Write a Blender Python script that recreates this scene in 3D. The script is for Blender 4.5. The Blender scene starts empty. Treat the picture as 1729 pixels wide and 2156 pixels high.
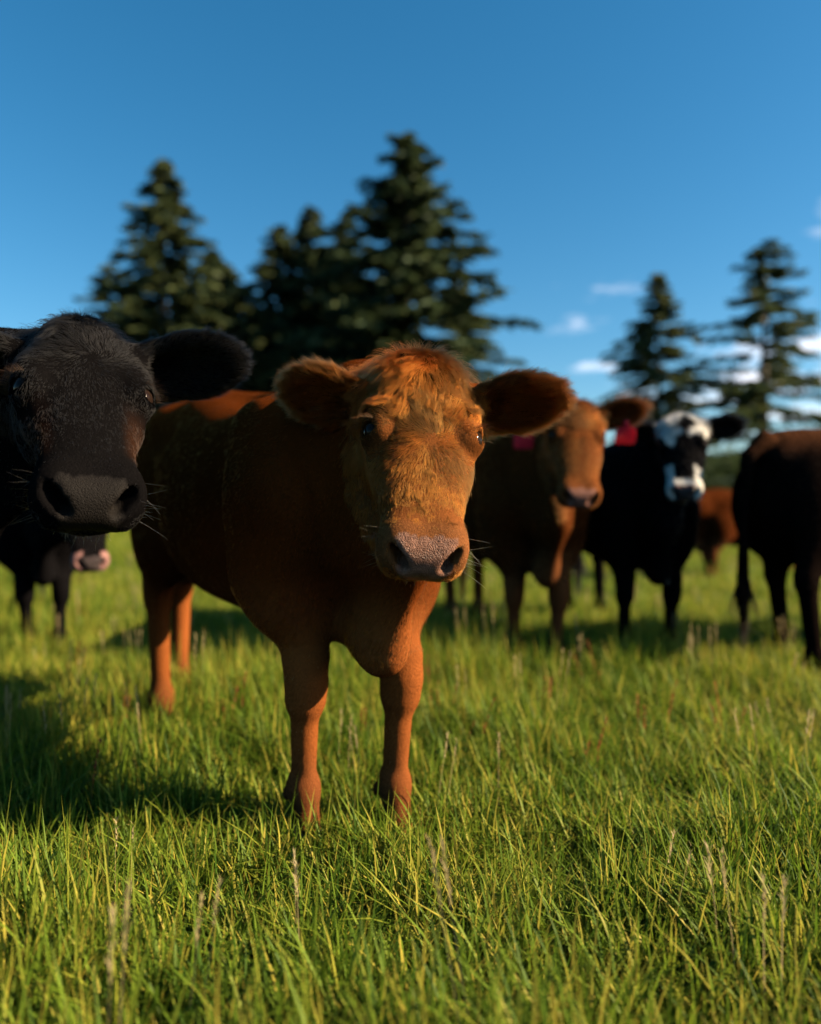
import bpy, math
import numpy as np
from mathutils import Vector, Matrix

sc = bpy.context.scene
col = sc.collection
R = math.radians
rng = np.random.default_rng(7)
f32 = np.float32

# ------------------------------------------------------------------ camera
CAM_H = 0.84
cam_d = bpy.data.cameras.new('camera')
cam = bpy.data.objects.new('camera', cam_d)
col.objects.link(cam)
cam.location = (0, 0, CAM_H)
cam.rotation_euler = (R(90), 0, 0)
cam_d.sensor_fit = 'HORIZONTAL'
cam_d.sensor_width = 36
cam_d.lens = 33.0
cam_d.clip_start = 0.05
cam_d.clip_end = 4000
cam_d.dof.use_dof = True
cam_d.dof.focus_distance = 1.53
cam_d.dof.aperture_fstop = 1.45
sc.camera = cam
FPX = 1585.0                                    # focal length in the 1729 px wide view of the photograph


def at(u, v, d):                                # photo pixel at depth d -> point
    return np.array([(u - 864.5) / FPX * d, d, CAM_H - (v - 1078) / FPX * d])


# ------------------------------------------------------------------ sun, sky, exposure
SUN = np.array([0.87, -0.13, 0.45])
SUN = SUN / np.linalg.norm(SUN)
sun_d = bpy.data.lights.new('sun', 'SUN')
sun_d.energy = 5.0
sun_d.angle = R(0.53)
sun_d.color = (1.0, 0.80, 0.55)
sun = bpy.data.objects.new('sun', sun_d)
col.objects.link(sun)
sun.rotation_euler = Vector(-SUN).to_track_quat('-Z', 'Y').to_euler()
sun.location = (20, -4, 12)

world = bpy.data.worlds.new('World')
sc.world = world
world.use_nodes = True
wt = world.node_tree
wt.nodes.clear()


def N(t, kind, **kw):
    n = t.nodes.new(kind)
    for k, v in kw.items():
        if k == 'inp':
            for a, b in v.items():
                n.inputs[a].default_value = b
        else:
            setattr(n, k, v)
    return n


def L(t, a, b):
    t.links.new(a, b)


wo = N(wt, 'ShaderNodeOutputWorld')
bg = N(wt, 'ShaderNodeBackground', inp={'Strength': 0.05})
sky = N(wt, 'ShaderNodeTexSky', sky_type='NISHITA', sun_disc=False)
sky.sun_elevation = math.asin(SUN[2])
sky.sun_rotation = math.atan2(SUN[0], SUN[1])
sky.air_density = 1.0
sky.dust_density = 0.4
sky.ozone_density = 3.0
hsv = N(wt, 'ShaderNodeHueSaturation', inp={'Hue': 0.488, 'Saturation': 1.32, 'Value': 1.0})
L(wt, sky.outputs[0], hsv.inputs['Color'])
tc = N(wt, 'ShaderNodeTexCoord')
sep = N(wt, 'ShaderNodeSeparateXYZ')
L(wt, tc.outputs['Generated'], sep.inputs[0])


def M(t, op, a, b=None, c=None, clamp=False):
    n = N(t, 'ShaderNodeMath', operation=op, use_clamp=clamp)
    for i, x in enumerate((a, b, c)):
        if x is None:
            continue
        if isinstance(x, (int, float)):
            n.inputs[i].default_value = x
        else:
            L(t, x, n.inputs[i])
    return n.outputs[0]


zc = M(wt, 'MAXIMUM', M(wt, 'ADD', sep.outputs[2], 0.10), 0.02)
cx = M(wt, 'DIVIDE', sep.outputs[0], zc)
cy = M(wt, 'DIVIDE', sep.outputs[1], zc)
cv = N(wt, 'ShaderNodeCombineXYZ', inp={'Z': 3.7})
L(wt, cx, cv.inputs[0])
L(wt, cy, cv.inputs[1])
cn = N(wt, 'ShaderNodeTexNoise', inp={'Scale': 2.5, 'Detail': 6.0, 'Roughness': 0.55})
L(wt, cv.outputs[0], cn.inputs['Vector'])
cl = N(wt, 'ShaderNodeTexNoise', inp={'Scale': 0.35, 'Detail': 1.0})
L(wt, cv.outputs[0], cl.inputs['Vector'])
side = N(wt, 'ShaderNodeMapRange', inp={'From Min': -0.1, 'From Max': 0.55, 'To Min': -0.10, 'To Max': 0.085})
L(wt, sep.outputs[0], side.inputs['Value'])
cs = M(wt, 'ADD', M(wt, 'ADD', cn.outputs[0], M(wt, 'MULTIPLY', M(wt, 'SUBTRACT', cl.outputs[0], 0.5), 0.35)), side.outputs[0])
cr = N(wt, 'ShaderNodeMapRange', interpolation_type='SMOOTHSTEP', inp={'From Min': 0.56, 'From Max': 0.78, 'To Max': 0.75})
L(wt, cs, cr.inputs['Value'])
cm = N(wt, 'ShaderNodeMix', data_type='RGBA')
L(wt, cr.outputs[0], cm.inputs[0])
L(wt, hsv.outputs[0], cm.inputs[6])
cm.inputs[7].default_value = (12.0, 11.6, 12.2, 1)
L(wt, cm.outputs[2], bg.inputs[0])
L(wt, bg.outputs[0], wo.inputs[0])

sc.view_settings.view_transform = 'Standard'
sc.view_settings.look = 'None'
sc.view_settings.exposure = 1.72
sc.view_settings.gamma = 1.0
sc.cycles.use_denoising = True
sc.cycles.max_bounces = 6
sc.cycles.diffuse_bounces = 0
sc.cycles.glossy_bounces = 2
sc.cycles.transmission_bounces = 5
sc.cycles.transparent_max_bounces = 8
sc.cycles_curves.shape = 'RIBBONS'


# ------------------------------------------------------------------ materials
def new_mat(name):
    m = bpy.data.materials.new(name)
    m.use_nodes = True
    t = m.node_tree
    t.nodes.clear()
    out = N(t, 'ShaderNodeOutputMaterial')
    return m, t, out


def principled(name, color, rough=0.6, **extra):
    m, t, out = new_mat(name)
    b = N(t, 'ShaderNodeBsdfPrincipled', inp={'Base Color': (*color, 1), 'Roughness': rough})
    for k, v in extra.items():
        b.inputs[k].default_value = v
    L(t, b.outputs[0], out.inputs[0])
    return m, t, b, out


def hide_material():
    m, t, b, out = principled('cattle_hide', (0.2, 0.07, 0.02), 0.75)
    a = N(t, 'ShaderNodeAttribute', attribute_name='coat')
    w = N(t, 'ShaderNodeAttribute', attribute_name='bare')
    tcn = N(t, 'ShaderNodeTexCoord')
    vr = N(t, 'ShaderNodeVectorRotate', rotation_type='Y_AXIS', inp={'Angle': R(42)})
    L(t, tcn.outputs['Object'], vr.inputs['Vector'])
    wa = N(t, 'ShaderNodeTexNoise', inp={'Scale': 9.0, 'Detail': 2.0})
    L(t, tcn.outputs['Object'], wa.inputs['Vector'])
    wv = N(t, 'ShaderNodeVectorMath', operation='MULTIPLY_ADD')
    L(t, wa.outputs['Color'], wv.inputs[0])
    wv.inputs[1].default_value = (0.05, 0.05, 0.05)
    L(t, vr.outputs[0], wv.inputs[2])
    mp = N(t, 'ShaderNodeMapping', inp={'Scale': (0.13, 1, 1)})
    L(t, wv.outputs[0], mp.inputs[0])
    n1 = N(t, 'ShaderNodeTexNoise', inp={'Scale': 330.0, 'Detail': 3.0, 'Roughness': 0.65})
    L(t, mp.outputs[0], n1.inputs['Vector'])
    mul = N(t, 'ShaderNodeMapRange', inp={'From Min': 0.3, 'From Max': 0.7, 'To Min': 0.5, 'To Max': 1.15})
    L(t, n1.outputs[0], mul.inputs['Value'])
    mx = N(t, 'ShaderNodeMix', data_type='RGBA', blend_type='MULTIPLY')
    mx.inputs[0].default_value = 1.0
    L(t, a.outputs['Color'], mx.inputs[6])
    L(t, mul.outputs[0], mx.inputs[7])
    fin = N(t, 'ShaderNodeMix', data_type='RGBA')
    L(t, w.outputs['Fac'], fin.inputs[0])
    L(t, mx.outputs[2], fin.inputs[6])
    sp = N(t, 'ShaderNodeTexVoronoi', inp={'Scale': 260.0})
    L(t, tcn.outputs['Object'], sp.inputs['Vector'])
    spm = N(t, 'ShaderNodeMapRange', inp={'From Min': 0.22, 'From Max': 0.45, 'To Min': 1.0, 'To Max': 0.0})
    L(t, sp.outputs['Distance'], spm.inputs['Value'])
    spn = N(t, 'ShaderNodeTexNoise', inp={'Scale': 55.0, 'Detail': 2.0})
    L(t, tcn.outputs['Object'], spn.inputs['Vector'])
    spk = M(t, 'MULTIPLY', spm.outputs[0], M(t, 'MULTIPLY', M(t, 'SUBTRACT', spn.outputs[0], 0.42, clamp=True), 3.2, clamp=True))
    spc = N(t, 'ShaderNodeMix', data_type='RGBA', blend_type='MULTIPLY')
    spc.inputs[0].default_value = 1.0
    L(t, a.outputs['Color'], spc.inputs[6])
    spc.inputs[7].default_value = (2.0, 2.1, 2.2, 1)
    spx = N(t, 'ShaderNodeMix', data_type='RGBA')
    L(t, spk, spx.inputs[0])
    L(t, a.outputs['Color'], spx.inputs[6])
    L(t, spc.outputs[2], spx.inputs[7])
    L(t, spx.outputs[2], fin.inputs[7])
    L(t, fin.outputs[2], b.inputs['Base Color'])
    # bare nose leather is wet and pebbled
    ro = N(t, 'ShaderNodeMapRange', inp={'To Min': 0.75, 'To Max': 0.27})
    L(t, w.outputs['Fac'], ro.inputs['Value'])
    L(t, ro.outputs[0], b.inputs['Roughness'])
    L(t, M(t, 'MULTIPLY', w.outputs['Fac'], 0.10), b.inputs['Specular IOR Level'])
    vo = N(t, 'ShaderNodeTexVoronoi', inp={'Scale': 400.0})
    L(t, tcn.outputs['Object'], vo.inputs['Vector'])
    bmix = N(t, 'ShaderNodeMix', data_type='FLOAT')
    L(t, w.outputs['Fac'], bmix.inputs[0])
    L(t, n1.outputs[0], bmix.inputs[2])
    L(t, M(t, 'SUBTRACT', 1.0, vo.outputs['Distance']), bmix.inputs[3])
    bp = N(t, 'ShaderNodeBump', inp={'Strength': 0.85, 'Distance': 0.003})
    L(t, bmix.outputs[0], bp.inputs['Height'])
    L(t, bp.outputs[0], b.inputs['Normal'])
    return m


def hair_material(name, ior, refl):
    m, t, out = new_mat(name)
    a = N(t, 'ShaderNodeAttribute', attribute_name='hair_color')
    h = N(t, 'ShaderNodeBsdfHairPrincipled')
    h.model = 'HUANG'
    h.parametrization = 'COLOR'
    L(t, a.outputs['Color'], h.inputs['Color'])
    h.inputs['Roughness'].default_value = 0.5
    h.inputs['Reflection'].default_value = refl
    h.inputs['Transmission'].default_value = 1.0
    h.inputs['Secondary Reflection'].default_value = 1.0
    h.inputs['IOR'].default_value = ior
    L(t, h.outputs[0], out.inputs[0])
    return m


MAT_HIDE = hide_material()
MAT_HAIR = hair_material('cattle_hair', 1.5, 0.14)
MAT_HAIR_BLACK = hair_material('cattle_hair_black', 1.5, 0.5)
MAT_EYE = principled('eye_gloss', (0.012, 0.007, 0.005), 0.07, **{'IOR': 1.3, 'Specular IOR Level': 0.22})[0]
MAT_HOOF, _t, _b, _ = principled('hoof_horn', (0.06, 0.045, 0.035), 0.55)
_n = N(_t, 'ShaderNodeTexNoise', inp={'Scale': 45.0, 'Detail': 3.0})
_r = N(_t, 'ShaderNodeValToRGB')
_r.color_ramp.elements[0].color = (0.025, 0.02, 0.016, 1)
_r.color_ramp.elements[1].color = (0.11, 0.085, 0.06, 1)
L(_t, _n.outputs[0], _r.inputs[0])
L(_t, _r.outputs[0], _b.inputs['Base Color'])
MAT_TAG = principled('red_tag_plastic', (0.75, 0.015, 0.05), 0.4, **{'Subsurface Weight': 0.15})[0]


# ------------------------------------------------------------------ helpers
def tag(o, label=None, cat=None, group=None, kind=None):
    for k, v in (('label', label), ('category', cat), ('group', group), ('kind', kind)):
        if v:
            o[k] = v
    return o


def empty(name, mat=None):
    o = bpy.data.objects.new(name, None)
    o.empty_display_size = 0.1
    col.objects.link(o)
    if mat is not None:
        o.matrix_world = mat
    return o


def mesh_obj(name, verts, faces, mat=None, parent=None, smooth=True, loose_quads=False):
    me = bpy.data.meshes.new(name)
    verts = np.asarray(verts, f32)
    faces = np.asarray(faces, np.int32)
    nv, nf, k = len(verts), len(faces), faces.shape[1]
    me.vertices.add(nv)
    me.vertices.foreach_set('co', verts.ravel())
    me.loops.add(nf * k)
    me.loops.foreach_set('vertex_index', faces.ravel())
    me.polygons.add(nf)
    me.polygons.foreach_set('loop_start', np.arange(0, nf * k, k, dtype=np.int32))
    me.update(calc_edges=True)
    me.validate()
    me.polygons.foreach_set('use_smooth', np.full(len(me.polygons), smooth))
    if mat is not None:
        me.materials.append(mat)
    o = bpy.data.objects.new(name, me)
    col.objects.link(o)
    if parent is not None:
        o.parent = parent
    return o


def nrm(v):
    v = np.asarray(v, float)
    return v / np.maximum(np.linalg.norm(v, axis=-1, keepdims=True), 1e-9)


def hash3(ix, iy, iz, seed):
    h = (ix.astype(np.int64) * 374761393 + iy.astype(np.int64) * 668265263 + iz.astype(np.int64) * 2147483647 + seed * 1274126177) & 0xFFFFFFFF
    h = ((h ^ (h >> 13)) * 1274126177) & 0xFFFFFFFF
    h = h ^ (h >> 16)
    return (h & 0xFFFF) / 65535.0


def vnoise(p, scale, seed=0):
    q = np.asarray(p, float) * scale
    i = np.floor(q).astype(np.int64)
    f = q - i
    f = f * f * (3 - 2 * f)
    r = 0
    for dx in (0, 1):
        for dy in (0, 1):
            for dz in (0, 1):
                w = (f[:, 0] if dx else 1 - f[:, 0]) * (f[:, 1] if dy else 1 - f[:, 1]) * (f[:, 2] if dz else 1 - f[:, 2])
                r = r + w * hash3(i[:, 0] + dx, i[:, 1] + dy, i[:, 2] + dz, seed)
    return r


# ------------------------------------------------------------------ distance field modelling
class Field:
    def __init__(self, lo, hi, h):
        self.lo = np.array(lo, float)
        self.h = h
        self.n = np.ceil((np.array(hi) - self.lo) / h).astype(int) + 1
        self.F = np.full(self.n, 1.0, f32)
        self.ax = [(self.lo[k] + h * np.arange(self.n[k])).astype(f32) for k in range(3)]

    def _slice(self, lo, hi):
        a = np.clip(np.floor((np.array(lo) - self.lo) / self.h).astype(int), 0, self.n)
        b = np.clip(np.ceil((np.array(hi) - self.lo) / self.h).astype(int) + 1, 0, self.n)
        return tuple(slice(x, y) for x, y in zip(a, b))

    def apply(self, fn, lo, hi, k, mode='add'):
        m = k + 3 * self.h
        sl = self._slice(np.array(lo) - m, np.array(hi) + m)
        if any(s.stop - s.start <= 0 for s in sl):
            return
        X = self.ax[0][sl[0]][:, None, None]
        Y = self.ax[1][sl[1]][None, :, None]
        Z = self.ax[2][sl[2]][None, None, :]
        d = fn(X, Y, Z).astype(f32)
        a = self.F[sl]
        if mode == 'add':
            h = np.maximum(k - np.abs(a - d), 0) / k
            self.F[sl] = np.minimum(a, d) - h * h * k * 0.25
        else:
            d = -d
            h = np.maximum(k - np.abs(a - d), 0) / k
            self.F[sl] = np.maximum(a, d) + h * h * k * 0.25

    def ell(self, c, axes, r, k=0.02, mode='add'):
        c = np.asarray(c, float)
        axes = np.asarray(axes, float)
        r = np.asarray(r, float)
        e = np.sqrt(((axes * r[:, None]) ** 2).sum(0))
        self.apply(lambda X, Y, Z: ell_d(X, Y, Z, c, axes, r), c - e, c + e, k, mode)

    def cone(self, p0, p1, s, a, b, k=0.03, mode='add'):
        p0 = np.asarray(p0, float)
        p1 = np.asarray(p1, float)
        m = max(*a, *b)
        self.apply(lambda X, Y, Z: cone_d(X, Y, Z, p0, p1, s, a, b), np.minimum(p0, p1) - m, np.maximum(p0, p1) + m, k, mode)

    def mesh(self):
        return surface_nets(self.F, self.lo, self.h)


def ell_d(X, Y, Z, c, axes, r):
    x, y, z = X - f32(c[0]), Y - f32(c[1]), Z - f32(c[2])
    k0 = 0
    k1 = 0
    for a, rr in zip(axes, r):
        q = (x * f32(a[0]) + y * f32(a[1]) + z * f32(a[2])) / f32(rr)
        k0 = k0 + q * q
        k1 = k1 + (q / f32(rr)) ** 2
    k0 = np.sqrt(k0)
    return k0 * (k0 - 1) / np.maximum(np.sqrt(k1), 1e-4)


def cone_d(X, Y, Z, p0, p1, s, a, b):
    ax = p1 - p0
    Ln = np.linalg.norm(ax)
    ax = ax / Ln
    s = np.asarray(s, float)
    s = s - ax * s.dot(ax)
    s = s / np.linalg.norm(s)
    u = np.cross(ax, s)
    x, y, z = X - f32(p0[0]), Y - f32(p0[1]), Z - f32(p0[2])
    al = x * f32(ax[0]) + y * f32(ax[1]) + z * f32(ax[2])
    sl = x * f32(s[0]) + y * f32(s[1]) + z * f32(s[2])
    ul = x * f32(u[0]) + y * f32(u[1]) + z * f32(u[2])
    t = np.clip(al / f32(Ln), 0, 1)
    t2 = t * t * (3 - 2 * t) * f32(0.5) + t * f32(0.5)
    w = f32(a[0]) + f32(b[0] - a[0]) * t2
    h = f32(a[1]) + f32(b[1] - a[1]) * t2
    o = al - t * f32(Ln)
    g = (w + h) * f32(0.5)
    k0 = np.sqrt((sl / w) ** 2 + (ul / h) ** 2 + (o / g) ** 2)
    k1 = np.sqrt((sl / (w * w)) ** 2 + (ul / (h * h)) ** 2 + (o / (g * g)) ** 2)
    return k0 * (k0 - 1) / np.maximum(k1, 1e-3)


def spline_tab(xs, cols, n=160):
    xs = np.asarray(xs, float)
    X = np.linspace(xs[0], xs[-1], n)
    out = []
    for c in cols:
        c = np.asarray(c, float)
        d = np.diff(c) / np.diff(xs)
        m = np.zeros_like(c)
        m[1:-1] = np.where(d[:-1] * d[1:] > 0, 2 * d[:-1] * d[1:] / np.where(np.abs(d[:-1] + d[1:]) < 1e-9, 1, d[:-1] + d[1:]), 0)
        m[0], m[-1] = d[0], d[-1]
        i = np.clip(np.searchsorted(xs, X, 'right') - 1, 0, len(xs) - 2)
        h = xs[i + 1] - xs[i]
        t = (X - xs[i]) / h
        out.append((2 * t**3 - 3 * t**2 + 1) * c[i] + (t**3 - 2 * t**2 + t) * h * m[i] + (-2 * t**3 + 3 * t**2) * c[i + 1] + (t**3 - t**2) * h * m[i + 1])
    return X, out


def loft_fn(o, axes, xs, top, bot, wid, p=2.2):
    """tube along axes[0] from o; upper and lower edge along axes[2], half width along axes[1]"""
    T, (tt, bb, ww) = spline_tab(xs, (top, bot, wid))
    o = np.asarray(o, float)
    axes = np.asarray(axes, float)

    def fn(X, Y, Z):
        x, y, z = X - f32(o[0]), Y - f32(o[1]), Z - f32(o[2])
        a = x * f32(axes[0][0]) + y * f32(axes[0][1]) + z * f32(axes[0][2])
        l = x * f32(axes[1][0]) + y * f32(axes[1][1]) + z * f32(axes[1][2])
        n = x * f32(axes[2][0]) + y * f32(axes[2][1]) + z * f32(axes[2][2])
        ac = np.clip(a, xs[0], xs[-1])
        t = np.interp(ac, T, tt).astype(f32)
        b = np.interp(ac, T, bb).astype(f32)
        w = np.interp(ac, T, ww).astype(f32)
        h = np.maximum((t - b) * f32(0.5), f32(0.004))
        n = n - (t + b) * f32(0.5)
        q1 = np.abs(l) / w
        q2 = np.abs(n) / h
        k0 = (q1 ** f32(p) + q2 ** f32(p)) ** f32(1 / p)
        k1 = np.sqrt((q1 / w) ** 2 + (q2 / h) ** 2) / np.maximum(np.sqrt(q1 * q1 + q2 * q2), 1e-4)
        d = (k0 - 1) / np.maximum(k1, 1e-3)
        e = a - ac
        return np.where(np.abs(e) > 0, np.sqrt(np.maximum(d, 0) ** 2 + e * e) + np.minimum(d, 0) * 0.0, d)
    return fn


def surface_nets(F, lo, h):
    S = F < 0
    cnt = np.zeros(np.array(F.shape) - 1, np.int8)
    for i in (0, 1):
        for j in (0, 1):
            for k in (0, 1):
                cnt += S[i:S.shape[0] - 1 + i, j:S.shape[1] - 1 + j, k:S.shape[2] - 1 + k]
    act = (cnt > 0) & (cnt < 8)
    ijk = np.argwhere(act)
    idx = np.full(act.shape, -1, np.int32)
    idx[act] = np.arange(len(ijk), dtype=np.int32)
    corners = np.array([[i, j, k] for i in (0, 1) for j in (0, 1) for k in (0, 1)])
    V = np.stack([F[ijk[:, 0] + c[0], ijk[:, 1] + c[1], ijk[:, 2] + c[2]] for c in corners], 1)
    acc = np.zeros((len(ijk), 3))
    num = np.zeros(len(ijk))
    for a in range(8):
        for b in range(a + 1, 8):
            if np.abs(corners[a] - corners[b]).sum() != 1:
                continue
            va, vb = V[:, a], V[:, b]
            cr = (va < 0) != (vb < 0)
            t = np.where(cr, va / np.where(cr, va - vb, 1), 0)
            acc += cr[:, None] * (corners[a] + (corners[b] - corners[a]) * t[:, None])
            num += cr
    verts = lo + h * (ijk + acc / num[:, None])
    quads = []
    for ax in range(3):
        o1, o2 = (ax + 1) % 3, (ax + 2) % 3
        sa = [slice(None)] * 3
        sb = [slice(None)] * 3
        sa[ax] = slice(0, -1)
        sb[ax] = slice(1, None)
        A, B = S[tuple(sa)], S[tuple(sb)]
        e = np.argwhere(A != B)
        ok = (e[:, o1] > 0) & (e[:, o2] > 0) & (e[:, o1] < idx.shape[o1]) & (e[:, o2] < idx.shape[o2])
        e = e[ok]
        ins = A[e[:, 0], e[:, 1], e[:, 2]]

        def cell(d1, d2):
            q = e.copy()
            q[:, o1] -= d1
            q[:, o2] -= d2
            return idx[q[:, 0], q[:, 1], q[:, 2]]
        q = np.stack([cell(1, 1), cell(0, 1), cell(0, 0), cell(1, 0)], 1)
        q[~ins] = q[~ins][:, ::-1]
        quads.append(q)
    q = np.concatenate(quads)
    q = q[(q >= 0).all(1)]
    return verts, q


# ------------------------------------------------------------------ cattle
def hoof_mesh():
    f = Field((-0.07, -0.06, -0.01), (0.10, 0.06, 0.085), 0.004)
    for sy in (-1, 1):
        f.cone((0.022, sy * 0.021, 0.012), (-0.004, sy * 0.019, 0.062), (0, 1, 0), (0.021, 0.040), (0.021, 0.028), 0.006)
        f.ell((0.045, sy * 0.016, 0.012), np.eye(3), (0.034, 0.019, 0.018), 0.015)
    Z = f.ax[2][None, None, :]
    f.F = np.maximum(f.F, 0.002 - Z).astype(f32)
    v, q = f.mesh()
    return v, q


HOOF = None


def make_cow(name, label, P):
    """P: dict of pose and look; see the list of cattle below"""
    S = P['S']
    front = np.array(P['front'], float)
    rear = np.array(P['rear'], float)
    hd = nrm(front - rear)
    mid = (front + rear) / 2
    left = np.array([-hd[1], hd[0]])
    Mw = Matrix(((hd[0], left[0], 0, mid[0]), (hd[1], left[1], 0, mid[1]), (0, 0, 1, 0), (0, 0, 0, 1)))

    def toL(p):
        p = np.asarray(p, float)
        d = p[:2] - mid
        return np.array([d.dot(hd), d.dot(left), p[2] if len(p) > 2 else 0.0])

    def vL(v):
        return np.array([v[0] * hd[0] + v[1] * hd[1], v[0] * left[0] + v[1] * left[1], v[2]])

    root = empty(name, Mw)
    tag(root, label, 'cow', P.get('group', 'cattle in the field'))
    half = np.linalg.norm(front - rear) / 2
    xf = half                                          # front feet centre
    feet = {k: toL(P[k]) for k in ('FR', 'FL', 'HR', 'HL')}
    poll = toL(P['poll'])
    muz = toL(P['muzzle'])
    f_ = nrm(muz - poll)
    HL_ = np.linalg.norm(muz - poll)
    hs = P.get('hs', HL_ / 0.50)
    latw = vL(np.array([*P['lat'], P.get('roll', 0.0)]))
    l_ = nrm(latw - f_ * latw.dot(f_))                 # animal's left
    n_ = np.cross(f_, l_)
    if n_.dot(vL(np.array([0, 0, 1.0]))) < 0 and f_[2] > -0.99:
        n_ = -n_
    HAX = np.array([f_, n_, l_])

    def hp(s, n, l):                                   # head coordinates (for a 0.5 m head) -> local
        return poll + hs * (s * f_ + n * n_ + l * l_)

    # ---- torso (stations for a 1.1 m tall animal, centred between the legs)
    x0 = xf - 0.50 * S
    st = np.array([
        # x,  top,  bottom, half width
        [-0.83, 0.90, 0.78, 0.03], [-0.79, 0.99, 0.68, 0.11], [-0.70, 1.06, 0.58, 0.175], [-0.55, 1.095, 0.53, 0.215],
        [-0.38, 1.10, 0.515, 0.225], [-0.12, 1.075, 0.47, 0.25], [0.12, 1.065, 0.465, 0.245], [0.34, 1.085, 0.515, 0.205],
        [0.50, 1.085, 0.565, 0.158], [0.60, 1.03, 0.58, 0.100], [0.68, 0.96, 0.62, 0.058], [0.73, 0.88, 0.70, 0.03]])
    wd = P.get('wd', 0.0)
    st[:, 1] -= wd * np.clip((st[:, 0] + 0.25) / 0.5, 0, 1)
    st = st * np.array([S, S, S, S * P.get('fat', 1.0)])
    ext_lo = np.array([-0.95 * S + x0, -0.36 * S, -0.02])
    ext_hi = np.array([0.78 * S + x0, 0.36 * S, 1.2 * S])
    for p in (poll + np.array([0, 0, 0.06]), hp(0.55, -0.1, 0)):
        ext_lo = np.minimum(ext_lo, p - 0.08)
        ext_hi = np.maximum(ext_hi, p + 0.08)
    ears = []
    for sd, key in ((1, 'earL'), (-1, 'earR')):
        ed, ec = P[key][0], P[key][1]
        el = P[key][2] if len(P[key]) > 2 else 1.0
        wdt = P[key][3] if len(P[key]) > 3 else 1.0
        ed = nrm(vL(np.array(ed, float)))
        ec = vL(np.array(ec, float))
        ec = nrm(ec - ed * ec.dot(ed))
        base = hp(P.get('ear_s', 0.050), -0.070, sd * 0.088)
        ears.append((base, ed, ec, np.cross(ed, ec), el * hs))
        P['ew%d' % len(ears)] = wdt
        tip = base + ed * 0.21 * el * hs
        ext_lo = np.minimum(ext_lo, tip - 0.09)
        ext_hi = np.maximum(ext_hi, tip + 0.09)
    for k in feet:
        ext_lo[:2] = np.minimum(ext_lo[:2], feet[k][:2] - 0.12)
        ext_hi[:2] = np.maximum(ext_hi[:2], feet[k][:2] + 0.12)
    F = Field(ext_lo, ext_hi, P['h'])
    E3 = np.eye(3)
    F.apply(loft_fn((x0, 0, 0), ((1, 0, 0), (0, 1, 0), (0, 0, 1)), st[:, 0], st[:, 1], st[:, 2], st[:, 3], 2.25),
            (x0 - 0.84 * S, -0.27 * S, 0.42 * S), (x0 + 0.76 * S, 0.27 * S, 1.13 * S), 0.02)

    def b(x, y, z):
        return np.array([x0 + x * S, y * S, z * S])

    yy = np.array([0, 1.0, 0])
    for sd in (-1, 1):
        F.ell(b(-0.46, sd * 0.165, 0.99), E3, np.array([0.08, 0.05, 0.045]) * S, 0.09 * S)      # hook bone
        F.ell(b(-0.76, sd * 0.085, 0.95), E3, np.array([0.06, 0.04, 0.05]) * S, 0.07 * S)        # pin bone
        F.ell(b(-0.60, sd * 0.155, 0.78), E3, np.array([0.19, 0.085, 0.24]) * S, 0.06 * S)       # thigh
        F.ell(b(0.40, sd * 0.155, 0.775 - 0.5 * wd), np.array([[0.93, 0, 0.36], [0, 1, 0], [-0.36, 0, 0.93]]), np.array([0.13, 0.06, 0.24]) * S, 0.09 * S)   # shoulder
        F.ell(b(0.53, sd * 0.135, 0.74), E3, np.array([0.075, 0.055, 0.10]) * S, 0.06 * S)         # point of shoulder
        F.ell(b(-0.28, sd * 0.235, 0.96), E3, np.array([0.09, 0.035, 0.05]) * S, 0.05 * S, 'cut')   # hollow of the flank
    for sd in (-1, 1):
        F.cone(b(0.23, sd * 0.266, 0.90), b(0.29, sd * 0.258, 0.58), yy, (0.018 * S, 0.03 * S), (0.018 * S, 0.03 * S), 0.10 * S, 'cut')    # behind the shoulder
        F.cone(b(0.545, sd * 0.170, 0.98), b(0.645, sd * 0.120, 0.66), yy, (0.02 * S, 0.024 * S), (0.02 * S, 0.024 * S), 0.045 * S, 'cut')   # before the shoulder
        F.cone(b(-0.30, sd * 0.262, 0.74), b(-0.40, sd * 0.235, 0.55), yy, (0.018 * S, 0.03 * S), (0.018 * S, 0.03 * S), 0.05 * S, 'cut')    # fold before the thigh
    F.ell(b(0.36, 0, 1.075 - wd), E3, np.array([0.16, 0.05, 0.05]) * S, 0.08 * S)                     # withers
    F.cone(b(0.70, 0, 0.68), b(0.63, 0, 0.465), yy, (0.045 * S, 0.10 * S), (0.034 * S, 0.055 * S), 0.07 * S)   # brisket keel
    F.cone(b(0.63, 0, 0.465), b(0.36, 0, 0.52), yy, (0.030 * S, 0.050 * S), (0.05 * S, 0.05 * S), 0.08 * S)
    F.cone(b(-0.70, 0, 1.05), b(0.4, 0, 1.06 - wd), yy, (0.03 * S, 0.04 * S), (0.03 * S, 0.045 * S), 0.06 * S)   # spine
    # ---- neck
    nb = b(0.46, 0, 0.84 - 0.5 * wd)
    pb = hp(0.075, -0.125, 0)
    nm = nb * 0.45 + pb * 0.55 + np.array([0, 0, 0.02])
    sde = np.cross(nrm(pb - nb), np.array([0, 0, 1.0]))
    F.cone(nb, nm, sde, (0.150 * S, 0.215 * S), (0.100 * S, 0.150 * S), 0.08 * S)
    F.cone(nm, pb, sde, (0.100 * S, 0.150 * S), (0.088 * hs, 0.115 * hs), 0.06 * S)
    F.cone(b(0.36, 0, 1.05 - wd), hp(0.04, -0.085, 0), sde, (0.05 * S, 0.06 * S), (0.05 * hs, 0.05 * hs), 0.07 * S)   # crest
    F.cone(hp(0.16, -0.20, 0), b(0.69, 0, 0.68), sde, (0.022 * S, 0.05 * S), (0.03 * S, 0.07 * S), 0.09 * S)    # dewlap
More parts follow.
